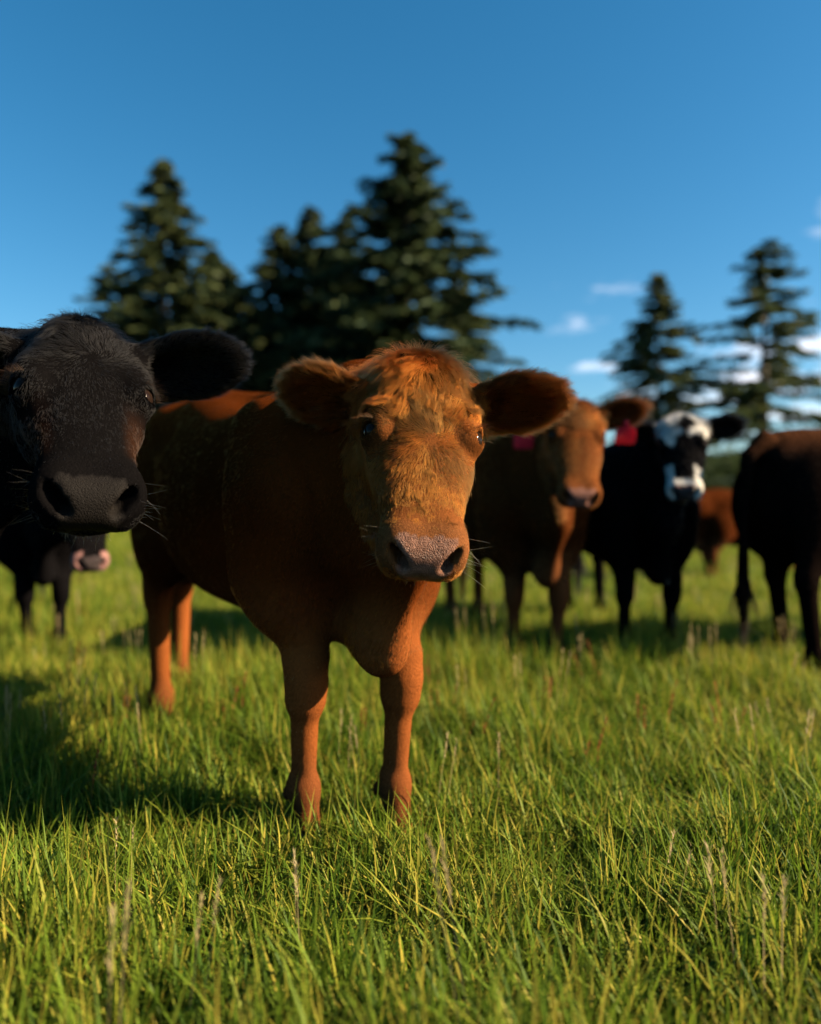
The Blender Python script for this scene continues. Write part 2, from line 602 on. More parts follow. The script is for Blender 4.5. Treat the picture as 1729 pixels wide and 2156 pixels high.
    # ---- legs
    for key, sd in (('FR', -1), ('FL', 1)):
        ft = feet[key]
        el = b(0.44, sd * 0.135, 0.60)
        kn = np.array([ft[0] * 0.86 + el[0] * 0.14 + 0.012 * S, ft[1] * 0.86 + el[1] * 0.14, 0.365 * S])
        fe = np.array([ft[0] - 0.018 * S, ft[1], 0.135 * S])
        pa = np.array([ft[0] + 0.004 * S, ft[1], 0.055])
        F.cone(b(0.46, sd * 0.15, 0.74), el, yy, (0.088 * S, 0.13 * S), (0.086 * S, 0.11 * S), 0.07 * S)
        F.cone(el, kn + np.array([-0.006, 0, 0.06 * S]), yy, (0.084 * S, 0.104 * S), (0.042 * S, 0.046 * S), 0.06 * S)
        F.cone(kn + np.array([0, 0, 0.045 * S]), kn - np.array([0, 0, 0.03 * S]), yy, (0.047 * S, 0.050 * S), (0.043 * S, 0.046 * S), 0.02 * S)
        F.ell(kn + np.array([0.022, 0, 0.005]) * S, E3, np.array([0.030, 0.034, 0.038]) * S, 0.02 * S)
        F.cone(kn - np.array([0.004, 0, 0.03 * S]), fe, yy, (0.030 * S, 0.034 * S), (0.025 * S, 0.030 * S), 0.02 * S)
        F.cone(kn + np.array([-0.028, 0, -0.03]) * S, fe + np.array([-0.020, 0, 0.01]) * S, yy, (0.012 * S, 0.014 * S), (0.012 * S, 0.014 * S), 0.012 * S)   # tendon
        F.ell(fe, E3, np.array([0.037, 0.033, 0.036]) * S, 0.02 * S)
        F.cone(fe, pa, yy, (0.029 * S, 0.031 * S), (0.034, 0.036), 0.02 * S)
        for dy in (-1, 1):
            F.ell(fe + np.array([-0.04, dy * 0.02, -0.02]) * S, E3, np.array([0.012, 0.011, 0.016]) * S, 0.012)
    for key, sd in (('HR', -1), ('HL', 1)):
        ft = feet[key]
        sti = b(-0.44, sd * 0.165, 0.63)
        hip = b(-0.56, sd * 0.14, 0.84)
        hk = np.array([ft[0] - 0.085 * S, ft[1] * 0.92 + sti[1] * 0.08, 0.465 * S])
        fe = np.array([ft[0] - 0.035 * S, ft[1], 0.14 * S])
        pa = np.array([ft[0], ft[1], 0.055])
        F.cone(hip, sti, yy, (0.10 * S, 0.19 * S), (0.085 * S, 0.13 * S), 0.07 * S)
        F.cone(sti + np.array([-0.03, 0, 0]), hk + np.array([0.03, 0, 0.05]) * S, yy, (0.078 * S, 0.12 * S), (0.036 * S, 0.052 * S), 0.06 * S)
        F.cone(hip + np.array([-0.10, 0, -0.06]) * S, hk + np.array([-0.012, 0, 0.03]) * S, yy, (0.06 * S, 0.09 * S), (0.022 * S, 0.026 * S), 0.06 * S)   # hamstring to the hock point
        F.ell(hk, E3, np.array([0.052, 0.040, 0.055]) * S, 0.03 * S)
        F.cone(hk - np.array([-0.006, 0, 0.02 * S]), fe, yy, (0.035 * S, 0.043 * S), (0.028 * S, 0.032 * S), 0.03 * S)
        F.ell(fe, E3, np.array([0.042, 0.037, 0.042]) * S, 0.03 * S)
        F.cone(fe, pa, yy, (0.033 * S, 0.034 * S), (0.038, 0.038), 0.02 * S)
        for dy in (-1, 1):
            F.ell(fe + np.array([-0.042, dy * 0.02, -0.02]) * S, E3, np.array([0.012, 0.011, 0.016]) * S, 0.012)
    # ---- tail
    t0, t1, t2, t3 = b(-0.78, 0, 1.05), b(-0.865, 0.0, 0.98), b(-0.885, 0.5 * P.get('tail_y', 0.02), 0.72), b(-0.875, P.get('tail_y', 0.02), 0.40)
    F.cone(t0, t1, yy, (0.04 * S, 0.04 * S), (0.03 * S, 0.03 * S), 0.04)
    F.cone(t1, t2, yy, (0.028 * S, 0.028 * S), (0.019 * S, 0.019 * S), 0.02)
    F.cone(t2, t3, yy, (0.019 * S, 0.019 * S), (0.026 * S, 0.026 * S), 0.02)
    F.cone(t3, t3 - np.array([0, 0, 0.12 * S]), yy, (0.03 * S, 0.03 * S), (0.012, 0.012), 0.03)
    # ---- udder or white belly fold
    # ---- head
    hax = (f_, l_, n_)
    F.apply(loft_fn(poll, hax,
                    np.array([-0.028, -0.005, 0.035, 0.085, 0.145, 0.20, 0.25, 0.31, 0.37, 0.42, 0.455, 0.482, 0.498]) * hs,
                    np.array([-0.040, 0.000, 0.024, 0.036, 0.035, 0.028, 0.018, 0.008, 0.001, -0.002, -0.010, -0.028, -0.048]) * hs,
                    np.array([-0.085, -0.125, -0.145, -0.15, -0.15, -0.145, -0.125, -0.102, -0.086, -0.080, -0.079, -0.076, -0.066]) * hs,
                    np.array(P.get('skull', [0.034, 0.072, 0.103, 0.117, 0.117, 0.112, 0.104, 0.094, 0.086, 0.083, 0.084, 0.072, 0.032])) * hs, 2.3),
            poll - 0.53 * hs, poll + 0.53 * hs, 0.04 * hs)
    mz = P.get('muzzle_width', 1.0)
    for sd in (-1, 1):
        F.ell(hp(P.get('eye_s', 0.188) - 0.038, -0.010, sd * 0.086), HAX, np.array([0.040, 0.028, 0.030]) * hs, 0.04 * hs)        # brow
        F.ell(hp(0.175, -0.125, sd * 0.062), HAX, np.array([0.10, 0.075, 0.050]) * hs, 0.04 * hs)        # cheek
        F.ell(hp(0.245, -0.052, sd * 0.080), HAX, np.array([0.060, 0.020, 0.020]) * hs, 0.03 * hs)       # cheek bone
        F.ell(hp(0.448, -0.038, sd * 0.050 * mz), HAX, np.array([0.048, 0.040, 0.036]) * hs, 0.03 * hs)       # muzzle side
        F.ell(hp(0.455, -0.075, sd * 0.048 * mz), HAX, np.array([0.040, 0.030, 0.034]) * hs, 0.025 * hs)      # upper lip
    F.ell(hp(0.462, -0.046, 0), HAX, np.array([0.040, 0.042, 0.060]) * hs, 0.03 * hs)                    # nose
    F.cone(hp(0.14, -0.165, 0), hp(0.42, -0.095, 0), l_, (0.074 * hs, 0.055 * hs), (0.054 * hs, 0.030 * hs), 0.05 * hs)   # jaw
    F.ell(hp(0.430, -0.104, 0), HAX, np.array([0.046, 0.030, 0.050]) * hs, 0.02 * hs)                    # chin
    # mouth line
    F.ell(hp(0.478, -0.094, 0), HAX, np.array([0.050, 0.0045, 0.075]) * hs, 0.006 * hs, 'cut')
    # nostrils
    for sd in (-1, 1):
        a1 = nrm(0.55 * n_ + sd * 0.80 * l_ - 0.15 * f_)
        a3 = nrm(np.cross(a1, f_))
        a2 = np.cross(a3, a1)
        F.ell(hp(0.478, -0.022, sd * 0.052 * mz), np.array([a1, a2, a3]), np.array([0.026, 0.034, 0.0125]) * (hs * (2 * mz - 1)), 0.010 * hs, 'cut')
        F.ell(hp(0.476, -0.036, sd * 0.040 * mz), HAX, np.array([0.026, 0.009, 0.011]) * hs, 0.010 * hs, 'cut')
    # lids and eye openings
    eyes = []
    for sd in (-1, 1):
        ec = hp(P.get('eye_s', 0.188), -0.012, sd * P.get('eye_l', 0.095))
        eo = nrm(0.50 * n_ + sd * 0.86 * l_)
        e1 = nrm(f_ - eo * f_.dot(eo))
        e2 = np.cross(eo, e1)
        F.ell(ec, np.array([eo, e1, e2]), np.array([0.0275, 0.032, 0.037]) * hs, 0.018 * hs)
        tw = nrm(e2 * 0.94 + e1 * 0.34 * np.sign(e2.dot(n_)))
        F.ell(ec + eo * 0.025 * hs, np.array([eo, np.cross(tw, eo), tw]), np.array([0.026, 0.0130, 0.0215]) * hs, 0.005 * hs, 'cut')
        eyes.append((ec, eo))
    # ears
    def ear_d(X, Y, Z, e):
        base, ed, ec, ew, es = e
        c = base + ed * 0.112 * es
        return ell_d(X, Y, Z, c, np.array([ed, ec, ew]), np.array([0.094, 0.019, 0.060]) * es)
    for ie, e in enumerate(ears):
        base, ed, ec, ew, es = e
        wk = P['ew%d' % (ie + 1)]
        F.cone(base - ed * 0.03 * es, base + ed * 0.045 * es, ew, (0.034 * es, 0.036 * es), (0.044 * es, 0.034 * es), 0.04 * es)
        c = base + ed * 0.112 * es - ec * 0.002
        F.ell(c, np.array([ed, ec, ew]), np.array([0.094, 0.020, 0.060 * wk]) * es, 0.03 * es)
        F.ell(c + ec * 0.020 * es - ed * 0.004, np.array([ed, ec, ew]), np.array([0.072, 0.024, 0.041 * wk]) * es, 0.012 * es, 'cut')
        F.ell(c + ec * 0.010 * es - ed * 0.055 * es - ew * 0.012 * es, np.array([ed, ec, ew]), np.array([0.034, 0.020, 0.022]) * es, 0.010 * es, 'cut')
    V, Q = F.mesh()
    del F
    # ---- colours
    rel = (V - poll) / hs
    hc = np.stack([rel @ f_, rel @ n_, rel @ l_], 1)           # s, n, l
    er = np.full(len(V), 9.0)
    ew_side = np.zeros(len(V), int)
    cup = np.zeros(len(V))
    for i, e in enumerate(ears):
        base, ed, ec, ew, es = e
        d = V - (base + ed * 0.112 * es)
        q = np.sqrt(((d @ ed) / 0.100) ** 2 + ((d @ ec) / 0.03) ** 2 + ((d @ ew) / 0.066) ** 2) / es
        ew_side = np.where(q < er, i, ew_side)
        cup = np.where(q < er, (d @ ec) / es, cup)
        er = np.minimum(er, q)
    is_ear = (er < 1.12)
    is_head = (~is_ear) & (hc[:, 0] > -0.04) & (hc[:, 1] > -0.20 + 0.0 * hc[:, 0]) & (np.abs(hc[:, 2]) < 0.14) & (hc[:, 0] < 0.56)
    # nose leather
    s, n, l = hc.T
    wb = vnoise(V, 130, 8) - 0.5
    s = s + 0.012 * wb
    l = l + 0.010 * wb
    pad = is_head & (s > 0.452 - 0.35 * np.maximum(-0.008 - n, 0)) & (n > -0.086) & (np.abs(l) < 0.051 + 0.16 * (n + 0.03)) & (s + 0.9 * (n + 0.02) > 0.448)
    lip = is_head & (s > 0.44) & (np.abs(n + 0.094) < 0.010) & (np.abs(l) < 0.055)
    bare = np.where(pad | lip, 1.0, 0.0)
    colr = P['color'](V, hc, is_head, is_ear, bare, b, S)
    nost = np.zeros(len(V), bool)
    for sd in (-1, 1):
        dd = np.sqrt(((s - 0.470) / 0.03) ** 2 + ((n + 0.030) / 0.022) ** 2 + ((np.abs(l) - 0.048) / 0.016) ** 2)
        nost |= (dd < 1) & (l * sd > 0)
    nocov = (bare > 0.5)
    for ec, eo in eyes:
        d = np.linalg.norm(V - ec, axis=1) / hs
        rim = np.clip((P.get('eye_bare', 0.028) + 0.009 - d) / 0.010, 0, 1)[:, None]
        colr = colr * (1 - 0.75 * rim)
        nocov |= d < P.get('eye_bare', 0.028)
    bodyo = mesh_obj('body', V, Q, MAT_HIDE, root)
    me = bodyo.data
    if len(me.vertices) == len(V):
        ca = me.attributes.new('coat', 'FLOAT_COLOR', 'POINT')
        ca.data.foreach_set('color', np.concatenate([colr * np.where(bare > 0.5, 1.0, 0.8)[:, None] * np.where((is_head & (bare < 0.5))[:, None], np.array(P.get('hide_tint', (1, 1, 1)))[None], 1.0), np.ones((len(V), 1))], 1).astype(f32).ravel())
        ba = me.attributes.new('bare', 'FLOAT', 'POINT')
        ba.data.foreach_set('value', (bare * P.get('bare_k', 1.0)).astype(f32))
    VN = np.zeros(len(V) * 3, f32)
    me.vertices.foreach_get('normal', VN)
    VN = VN.reshape(-1, 3).astype(float)
    # ---- hooves, eyes
    global HOOF
    if HOOF is None:
        HOOF = hoof_mesh()
    for key in ('FR', 'FL', 'HR', 'HL'):
        hv = HOOF[0] * 1.0 + np.array([feet[key][0], feet[key][1], 0])
        mesh_obj('hoof', hv, HOOF[1], MAT_HOOF, root)
    for ec, eo in eyes:
        nu, nv = 24, 16
        th = np.linspace(0, 2 * math.pi, nu, endpoint=False)
        ph = np.linspace(0.02, math.pi - 0.02, nv)
        pts = np.array([[math.sin(p) * math.cos(t), math.sin(p) * math.sin(t), math.cos(p)] for p in ph for t in th]) * 0.0240 * hs
        fc = [[i * nu + j, (i + 1) * nu + j, (i + 1) * nu + (j + 1) % nu, i * nu + (j + 1) % nu] for i in range(nv - 1) for j in range(nu)]
        mesh_obj('eye', pts + ec + eo * 0.0010 * hs, fc, MAT_EYE, root)
    # ---- coat of hair
    P['_eyes'] = eyes
    if P.get('hair', 0):
        make_coat(root, P, V, Q, VN, colr, hc, is_head, is_ear, cup, ew_side, ears, nocov, nost, (f_, n_, l_, hs, poll), b, S, t3)
    # ---- whiskers and lashes
    if P.get('whiskers'):
        make_whiskers(root, P, hp, (f_, n_, l_, hs), eyes)
    P['_'] = dict(hp=hp, ears=ears, root=root, HAX=HAX, hs=hs, b=b)
    return root


def add_curves(name, pts, rad, colr, parent, mat=None):
    """pts (n,k,3) rad (n,k) colr (n,3) or (n,k,3)"""
    n, k = pts.shape[:2]
    cd = bpy.data.hair_curves.new(name)
    cd.add_curves([k] * n)
    cd.position_data.foreach_set('vector', np.ascontiguousarray(pts, f32).ravel())
    ra = cd.attributes.get('radius') or cd.attributes.new('radius', 'FLOAT', 'POINT')
    ra.data.foreach_set('value', np.ascontiguousarray(rad, f32).ravel())
    ca = cd.attributes.new('hair_color', 'FLOAT_COLOR', 'POINT')
    if colr.ndim == 2:
        colr = np.repeat(colr[:, None, :], k, 1)
    ca.data.foreach_set('color', np.concatenate([colr, np.ones((n, k, 1))], 2).astype(f32).ravel())
    cd.materials.append(mat or MAT_HAIR)
    o = bpy.data.objects.new(name, cd)
    col.objects.link(o)
    o.parent = parent
    return o


def make_coat(root, P, V, Q, VN, colr, hc, is_head, is_ear, cup, eside, ears, nocov, nost, HF, b, S, t3):
    f_, n_, l_, hs, poll = HF
    r = np.random.default_rng(P.get('seed', 1))
    tri = np.concatenate([Q[:, [0, 1, 2]], Q[:, [0, 2, 3]]])
    A = np.linalg.norm(np.cross(V[tri[:, 1]] - V[tri[:, 0]], V[tri[:, 2]] - V[tri[:, 0]]), axis=1)
    t0 = tri[:, 0]
    dens = np.ones(len(V)) * 1.0
    dens[is_head] = P.get('head_density', 3.0)
    dens[is_ear] = P.get('head_density', 3.0)
    dens[is_head & (hc[:, 0] > 0.34)] = P.get('head_density', 3.0) * 1.5
    dens[nocov | nost] = 0.0
    legs = (V[:, 2] < 0.42 * S) & ~is_head & ~is_ear
    dens[legs] = 1.2
    dens[~is_head & ~is_ear] *= P.get('body_density', 1.0)
    dens[nocov | nost] = 0.0
    w = A * dens[t0]
    w /= w.sum()
    n = P['hair']
    ti = r.choice(len(tri), n, p=w)
    bc = r.dirichlet((1, 1, 1), n)
    T = tri[ti]
    p = (V[T] * bc[:, :, None]).sum(1)
    nn = nrm((VN[T] * bc[:, :, None]).sum(1))
    vi = T[:, 0]
    c = colr[vi]
    hd_, ea = is_head[vi], is_ear[vi]
    H = ((p - poll) / hs)
    s, nq, l = H @ f_, H @ n_, H @ l_
    # comb
    d = np.tile(np.array([-0.75, 0, -0.62]), (n, 1))
    lg = legs[vi]
    d[lg] = (-0.15, 0, -1.0)
    nk = (p[:, 0] > b(0.55, 0, 0)[0]) & ~hd_ & ~ea
    d[nk] = (-0.45, 0, -0.85)
    length = np.full(n, P.get('len_body', 0.020))
    length *= 0.5 + 0.5 * np.clip((p[:, 2] / S - 0.36) / 0.26, 0, 1)
    tail = (np.hypot(p[:, 0] - t3[0], p[:, 1] - t3[1]) < 0.033 * S) & (p[:, 2] < t3[2] + 0.10 * S) & (p[:, 2] > t3[2] - 0.20 * S)
    d[tail] = (0, 0, -1)
    length[tail] = P.get('tail_len', 0.16)
    brk = (p[:, 0] > b(0.35, 0, 0)[0]) & (p[:, 2] < 0.58 * S) & (p[:, 2] > 0.44 * S) & ~lg
    length[brk] = 0.022
    # head: whorl between the eyes, crown hair falling over the forehead
    wh = P.get('whorl', 0.195)
    ds, dl = s - wh, l - P.get('whorl_l', 0.012)
    rr = np.sqrt(ds * ds + dl * dl) + 1e-6
    sw = np.exp(-rr / 0.03)
    hdv = ((ds / rr)[:, None] * f_ + (dl / rr)[:, None] * l_) * 1.0
    hdv = hdv + sw[:, None] * 1.4 * ((-dl / rr)[:, None] * f_ + (ds / rr)[:, None] * l_)
    hdv = hdv + np.clip((s - wh - 0.005) / 0.06, 0, 1.6)[:, None] * f_ * 0.9
    crown = np.clip((wh - 0.075 + 0.13 * (vnoise(p, 32, 61) - 0.5) - s) / 0.05, 0, 1)
    cdir = f_ * 0.9 + l_ * (np.clip(l, -0.1, 0.1) * 7.5)[:, None]
    hdv = hdv * (1 - crown)[:, None] + cdir * crown[:, None]
    side = np.clip((np.abs(l) - 0.075) / 0.03, 0, 1) * (nq < -0.03)
    hdv = hdv * (1 - side)[:, None] + (0.6 * f_ - 0.55 * n_)[None] * side[:, None]
    d[hd_] = hdv[hd_]
    hl = 0.017 + 0.019 * crown + 0.010 * np.clip(1 - np.abs(s - wh + 0.035) / 0.06, 0, 1)
    hl = hl * (1 - 0.38 * np.clip((s - 0.30) / 0.12, 0, 1)) * (1 - 0.5 * np.clip((s - 0.41) / 0.03, 0, 1) * (nq > -0.05))
    hl = np.where((nq < -0.10) & (s > 0.2), 0.016, hl)
    length[hd_] = hl[hd_] * hs * P.get('head_len', 1.0)
    # ears
    for i, e in enumerate(ears):
        base, ed, ec, ew, es = e
        m = ea & (eside[vi] == i)
        q = p[m] - (base + ed * 0.09 * es)
        a, bq = q @ ed, q @ ew
        d[m] = ed * 0.8 + ew[None] * (bq / 0.06 / es)[:, None] * 0.75 + ed[None] * np.clip(a / 0.1, 0, 1)[:, None]
        rimq = np.clip(np.sqrt((a / 0.1) ** 2 + (bq / 0.06) ** 2) / es - 0.55, 0, 0.6)
        length[m] = (0.026 + 0.030 * rimq) * es * P.get('ear_len', 1.0)
    # direction noise
    q1 = np.stack([vnoise(p, 22, k + 1) for k in range(3)], 1) - 0.5
    q2 = np.stack([vnoise(p, 75, k + 11) for k in range(3)], 1) - 0.5
    kn_ = np.where(hd_ | ea, 1.0, 0.5)[:, None]
    d = nrm(d) + (q1 * 0.8 + q2 * 0.75) * kn_ + r.normal(0, 0.10, (n, 3))
    d = d - nn * (d * nn).sum(1, keepdims=True)
    d = nrm(d)
    lift = 0.12 + 0.12 * r.random(n) + 0.45 * np.clip(q2[:, 0], 0, 1) * kn_[:, 0]
    lift[~hd_ & ~ea] *= 0.72
    lift[hd_] += 0.03 + 0.10 * np.exp(-((s[hd_] - wh + 0.07) / 0.03) ** 2)
    lift[ea] += 0.12
    wild = r.random(n) < np.where(hd_ & (s < 0.05), 0.10, np.where(ea, 0.05, 0.012))
    lift[wild] += np.where(s[wild] < 0.05, 0.9, 0.5) * np.where(hd_[wild], 1, 0.7)
    for ec, eo in P['_eyes']:
        de = np.linalg.norm(p - ec, axis=1) / hs
        length = length * np.clip((de - 0.026) / 0.035, 0.9 if P.get('black') else 0.25, 1)
    length = length * (0.65 + 0.6 * r.random(n)) * np.where(wild, np.where(hd_ & (s < 0.05), 1.7, 1.35), 1.0) * P.get('len', 1.0)
    d0 = nrm(d + nn * lift[:, None])
    K = 5
    tt = np.linspace(0, 1, K)
    bend = d - nn * (0.35 * lift)[:, None]
    pts = p[:, None, :] + length[:, None, None] * (tt[None, :, None] * d0[:, None, :] + (tt ** 2)[None, :, None] * 0.30 * (bend - d0)[:, None, :])
    # clumping
    cs = P.get('clump', 0.0075) * (1 + 0.6 * (~hd_ & ~ea))
    jit = (np.stack([vnoise(p, 60, k + 31) for k in range(3)], 1) - 0.5) * 0.010
    cell = np.floor((p + jit) / cs[:, None]).astype(np.int64) * 2 + (hd_ | ea)[:, None]
    cell -= cell.min(0)
    mx_ = cell.max(0) + 1
    key = (cell[:, 0] * mx_[1] + cell[:, 1]) * mx_[2] + cell[:, 2]
    _, inv, cnt = np.unique(key, return_inverse=True, return_counts=True)
    mt = np.zeros((len(cnt), 3))
    np.add.at(mt, inv, pts[:, -1])
    mt /= cnt[:, None]
    cw = 0.48 * (tt ** 1.6)
    pts = pts + (mt[inv] - pts[:, -1])[:, None, :] * cw[None, :, None]
    pts = pts - nn[:, None, :] * 0.0015
    rad = P.get('rad', 0.00036) * np.array([1.0, 0.95, 0.8, 0.55, 0.15])[None, :] * (0.75 + 0.5 * r.random(n))[:, None]
    br = (0.80 + 0.34 * r.random(len(cnt)))[inv] * (0.85 + 0.3 * r.random(n))
    cc = c * br[:, None]
    cc = cc * np.array(P.get('hair_tint', (1, 1, 1)))
    warm = 0.82 + 0.36 * vnoise(p, 9, 77)
    cc = cc * warm[:, None]
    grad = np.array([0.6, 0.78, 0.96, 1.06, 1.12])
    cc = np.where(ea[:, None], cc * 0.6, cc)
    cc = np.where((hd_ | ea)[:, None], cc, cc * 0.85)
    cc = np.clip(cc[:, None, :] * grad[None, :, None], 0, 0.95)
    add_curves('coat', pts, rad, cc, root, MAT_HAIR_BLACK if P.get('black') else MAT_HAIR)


def make_whiskers(root, P, hp, HF, eyes):
    f_, n_, l_, hs = HF
    r = np.random.default_rng(5)
    pts = []
    for i in range(46):
        sd = 1 if r.random() < 0.5 else -1
        s = r.uniform(0.41, 0.475)
        q = r.uniform(-0.10, -0.02)
        l = sd * (0.060 + 0.016 * r.random())
        p = hp(s, q, l)
        dr = nrm(sd * l_ * r.uniform(0.5, 1) + n_ * r.uniform(-0.5, 0.5) + f_ * r.uniform(-0.3, 0.5))
        ln = r.uniform(0.02, 0.065) * hs
        t = np.linspace(0, 1, 5)[:, None]
        pts.append(p + dr * ln * t + (f_ * r.uniform(-0.2, 0.5) + n_ * r.uniform(-0.3, 0.2)) * ln * 0.4 * t * t)
    for i in range(34):
        p = hp(r.uniform(0.43, 0.475), r.uniform(-0.128, -0.105), r.uniform(-0.04, 0.04))
        dr = nrm(f_ * 0.9 - n_ * 0.6 + l_ * r.uniform(-0.6, 0.6))
        ln = r.uniform(0.015, 0.035) * hs
        t = np.linspace(0, 1, 5)[:, None]
        pts.append(p + dr * ln * t)
    pts = np.array(pts)
    add_curves('whiskers', pts, np.full((len(pts), 5), 0.00028) * np.array([1, 1, .8, .6, .25]), np.tile(np.array(P.get('whisker_color', (0.5, 0.3, 0.15))), (len(pts), 1)), root)
    for ec, eo in eyes:
        lp = []
        e1 = nrm(f_ - eo * f_.dot(eo))
        e2 = np.cross(eo, e1)
        e2 = e2 * np.sign(e2.dot(n_))
        for a in np.linspace(-1, 1, 34):
            p = ec + hs * (eo * (0.030 - 0.006 * a * a) - e1 * (0.020 - 0.012 * a * a) + e2 * a * 0.025)
            dr = nrm(eo * 1.0 - e1 * 0.35 + e2 * a * 0.5 + r.normal(0, 0.1, 3))
            ln = r.uniform(0.016, 0.028) * hs
            t = np.linspace(0, 1, 5)[:, None]
            lp.append(p + dr * ln * t + (e1 * 0.9) * ln * 0.5 * t * t)
        lp = np.array(lp)
        add_curves('eyelashes', lp, np.full((len(lp), 5), 0.00035) * np.array([1, 1, .8, .6, .25]), np.tile(np.array((0.06, 0.025, 0.012)), (len(lp), 1)), root)


def smooth(a, b, x):
    t = np.clip((x - a) / (b - a), 0, 1)
    return t * t * (3 - 2 * t)


def mixc(c, m, k):
    return c * (1 - m[:, None]) + np.array(k)[None] * m[:, None]


def red_coat(base, nose=(0.15, 0.072, 0.046)):
    def f(V, hc, hd, ear, bare, b, S):
        c = np.tile(np.array(base), (len(V), 1))
        s, n, l = hc.T
        # torso darkened to stand in for deep shade, darker lower legs and crown, paler muzzle ring
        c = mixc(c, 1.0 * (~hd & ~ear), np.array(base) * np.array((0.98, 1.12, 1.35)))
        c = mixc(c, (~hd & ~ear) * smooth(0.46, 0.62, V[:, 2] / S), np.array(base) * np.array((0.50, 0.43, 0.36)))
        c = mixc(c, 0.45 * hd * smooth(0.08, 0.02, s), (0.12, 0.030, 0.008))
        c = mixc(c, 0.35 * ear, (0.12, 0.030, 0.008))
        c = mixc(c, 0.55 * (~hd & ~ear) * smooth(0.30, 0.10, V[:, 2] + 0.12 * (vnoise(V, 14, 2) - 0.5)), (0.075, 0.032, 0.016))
        c = mixc(c, 0.30 * hd * smooth(0.40, 0.44, s), (0.22, 0.085, 0.030))
        k = 0.8 + 0.4 * vnoise(V, 6, 5)
        c = c * k[:, None]
        mot = 0.55 + 0.9 * vnoise(V, 120, 9)
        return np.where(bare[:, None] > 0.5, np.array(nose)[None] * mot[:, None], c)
    return f


def black_coat(base=(0.0050, 0.0045, 0.0046), brown=0.35, nose=(0.009, 0.0075, 0.0065)):
    def f(V, hc, hd, ear, bare, b, S):
        c = np.tile(np.array(base), (len(V), 1))
        s, n, l = hc.T
        c = mixc(c, brown * hd * smooth(0.24, 0.34, s) * smooth(0.40, 0.36, s) * smooth(0.05, 0.08, np.abs(l)), (0.06, 0.022, 0.008))
        k = 0.7 + 0.6 * vnoise(V, 9, 5)
        c = c * k[:, None]
        return np.where(bare[:, None] > 0.5, np.array(nose)[None], c)
    return f


def whiteface_coat(V, hc, hd, ear, bare, b, S):
    c = np.tile(np.array((0.006, 0.0055, 0.006)), (len(V), 1))
    s, n, l = hc.T
    wob = 0.03 * (vnoise(V, 40, 3) - 0.5) + 0.02 * (vnoise(V, 90, 4) - 0.5)
    W = (0.72, 0.68, 0.60)
    cap = hd & (s < 0.15 + wob + 0.07 * smooth(-0.02, -0.06, l) * smooth(-0.11, -0.08, l)) & (n > -0.075) & (s > -0.06)
    dia = (np.abs(s - 0.075) / 0.062 + np.abs(l - 0.012) / 0.055 + wob * 8) < 1
    sides = hd & (s > 0.325 + wob) & (np.abs(l) > 0.050) & (n > -0.095)
    band = hd & (s > 0.415 + wob) & (s < 0.447)
    chin = hd & (s > 0.40) & (n < -0.088) & (n > -0.135) & (np.abs(l) < 0.06)
    sides = sides | (hd & (s > 0.395) & (np.abs(l) > 0.05) & (n > -0.12))
    m = (cap & ~dia) | sides | band | chin
    c = np.where(m[:, None], np.array(W)[None], c)
    bel = (~hd) & (~ear) & (V[:, 2] < b(0, 0, 0.50)[2]) & (V[:, 2] > b(0, 0, 0.40)[2]) & (V[:, 1] > -0.03) & (V[:, 1] < 0.09) & (V[:, 0] < b(0.60, 0, 0)[0]) & (V[:, 0] > b(-0.2, 0, 0)[0])
    c = np.where(bel[:, None], np.array((0.55, 0.5, 0.42))[None], c)
    nose = np.tile(np.array((0.03, 0.028, 0.03)), (len(V), 1))
    pink = smooth(0.46, 0.45, s) * 0.8
    nose = mixc(nose, pink, (0.5, 0.22, 0.18))
    return np.where(bare[:, None] > 0.5, nose, c)


def palemuzzle_coat(V, hc, hd, ear, bare, b, S):
    c = np.tile(np.array((0.006, 0.0055, 0.006)), (len(V), 1))
    s, n, l = hc.T
    m = hd & (s > 0.42) & (np.abs(l) > 0.045)
    c = np.where(m[:, None], np.array((0.36, 0.19, 0.17))[None], c)
    return np.where(bare[:, None] > 0.5, np.array((0.04, 0.03, 0.03))[None], c)


def brownback_coat(V, hc, hd, ear, bare, b, S):
    c = np.tile(np.array((0.008, 0.005, 0.004)), (len(V), 1))
    c = mixc(c, 0.9 * smooth(0.96, 1.08, V[:, 2] / S), (0.06, 0.024, 0.011))
    return c


def dirs(u):
    return np.array(u, float)


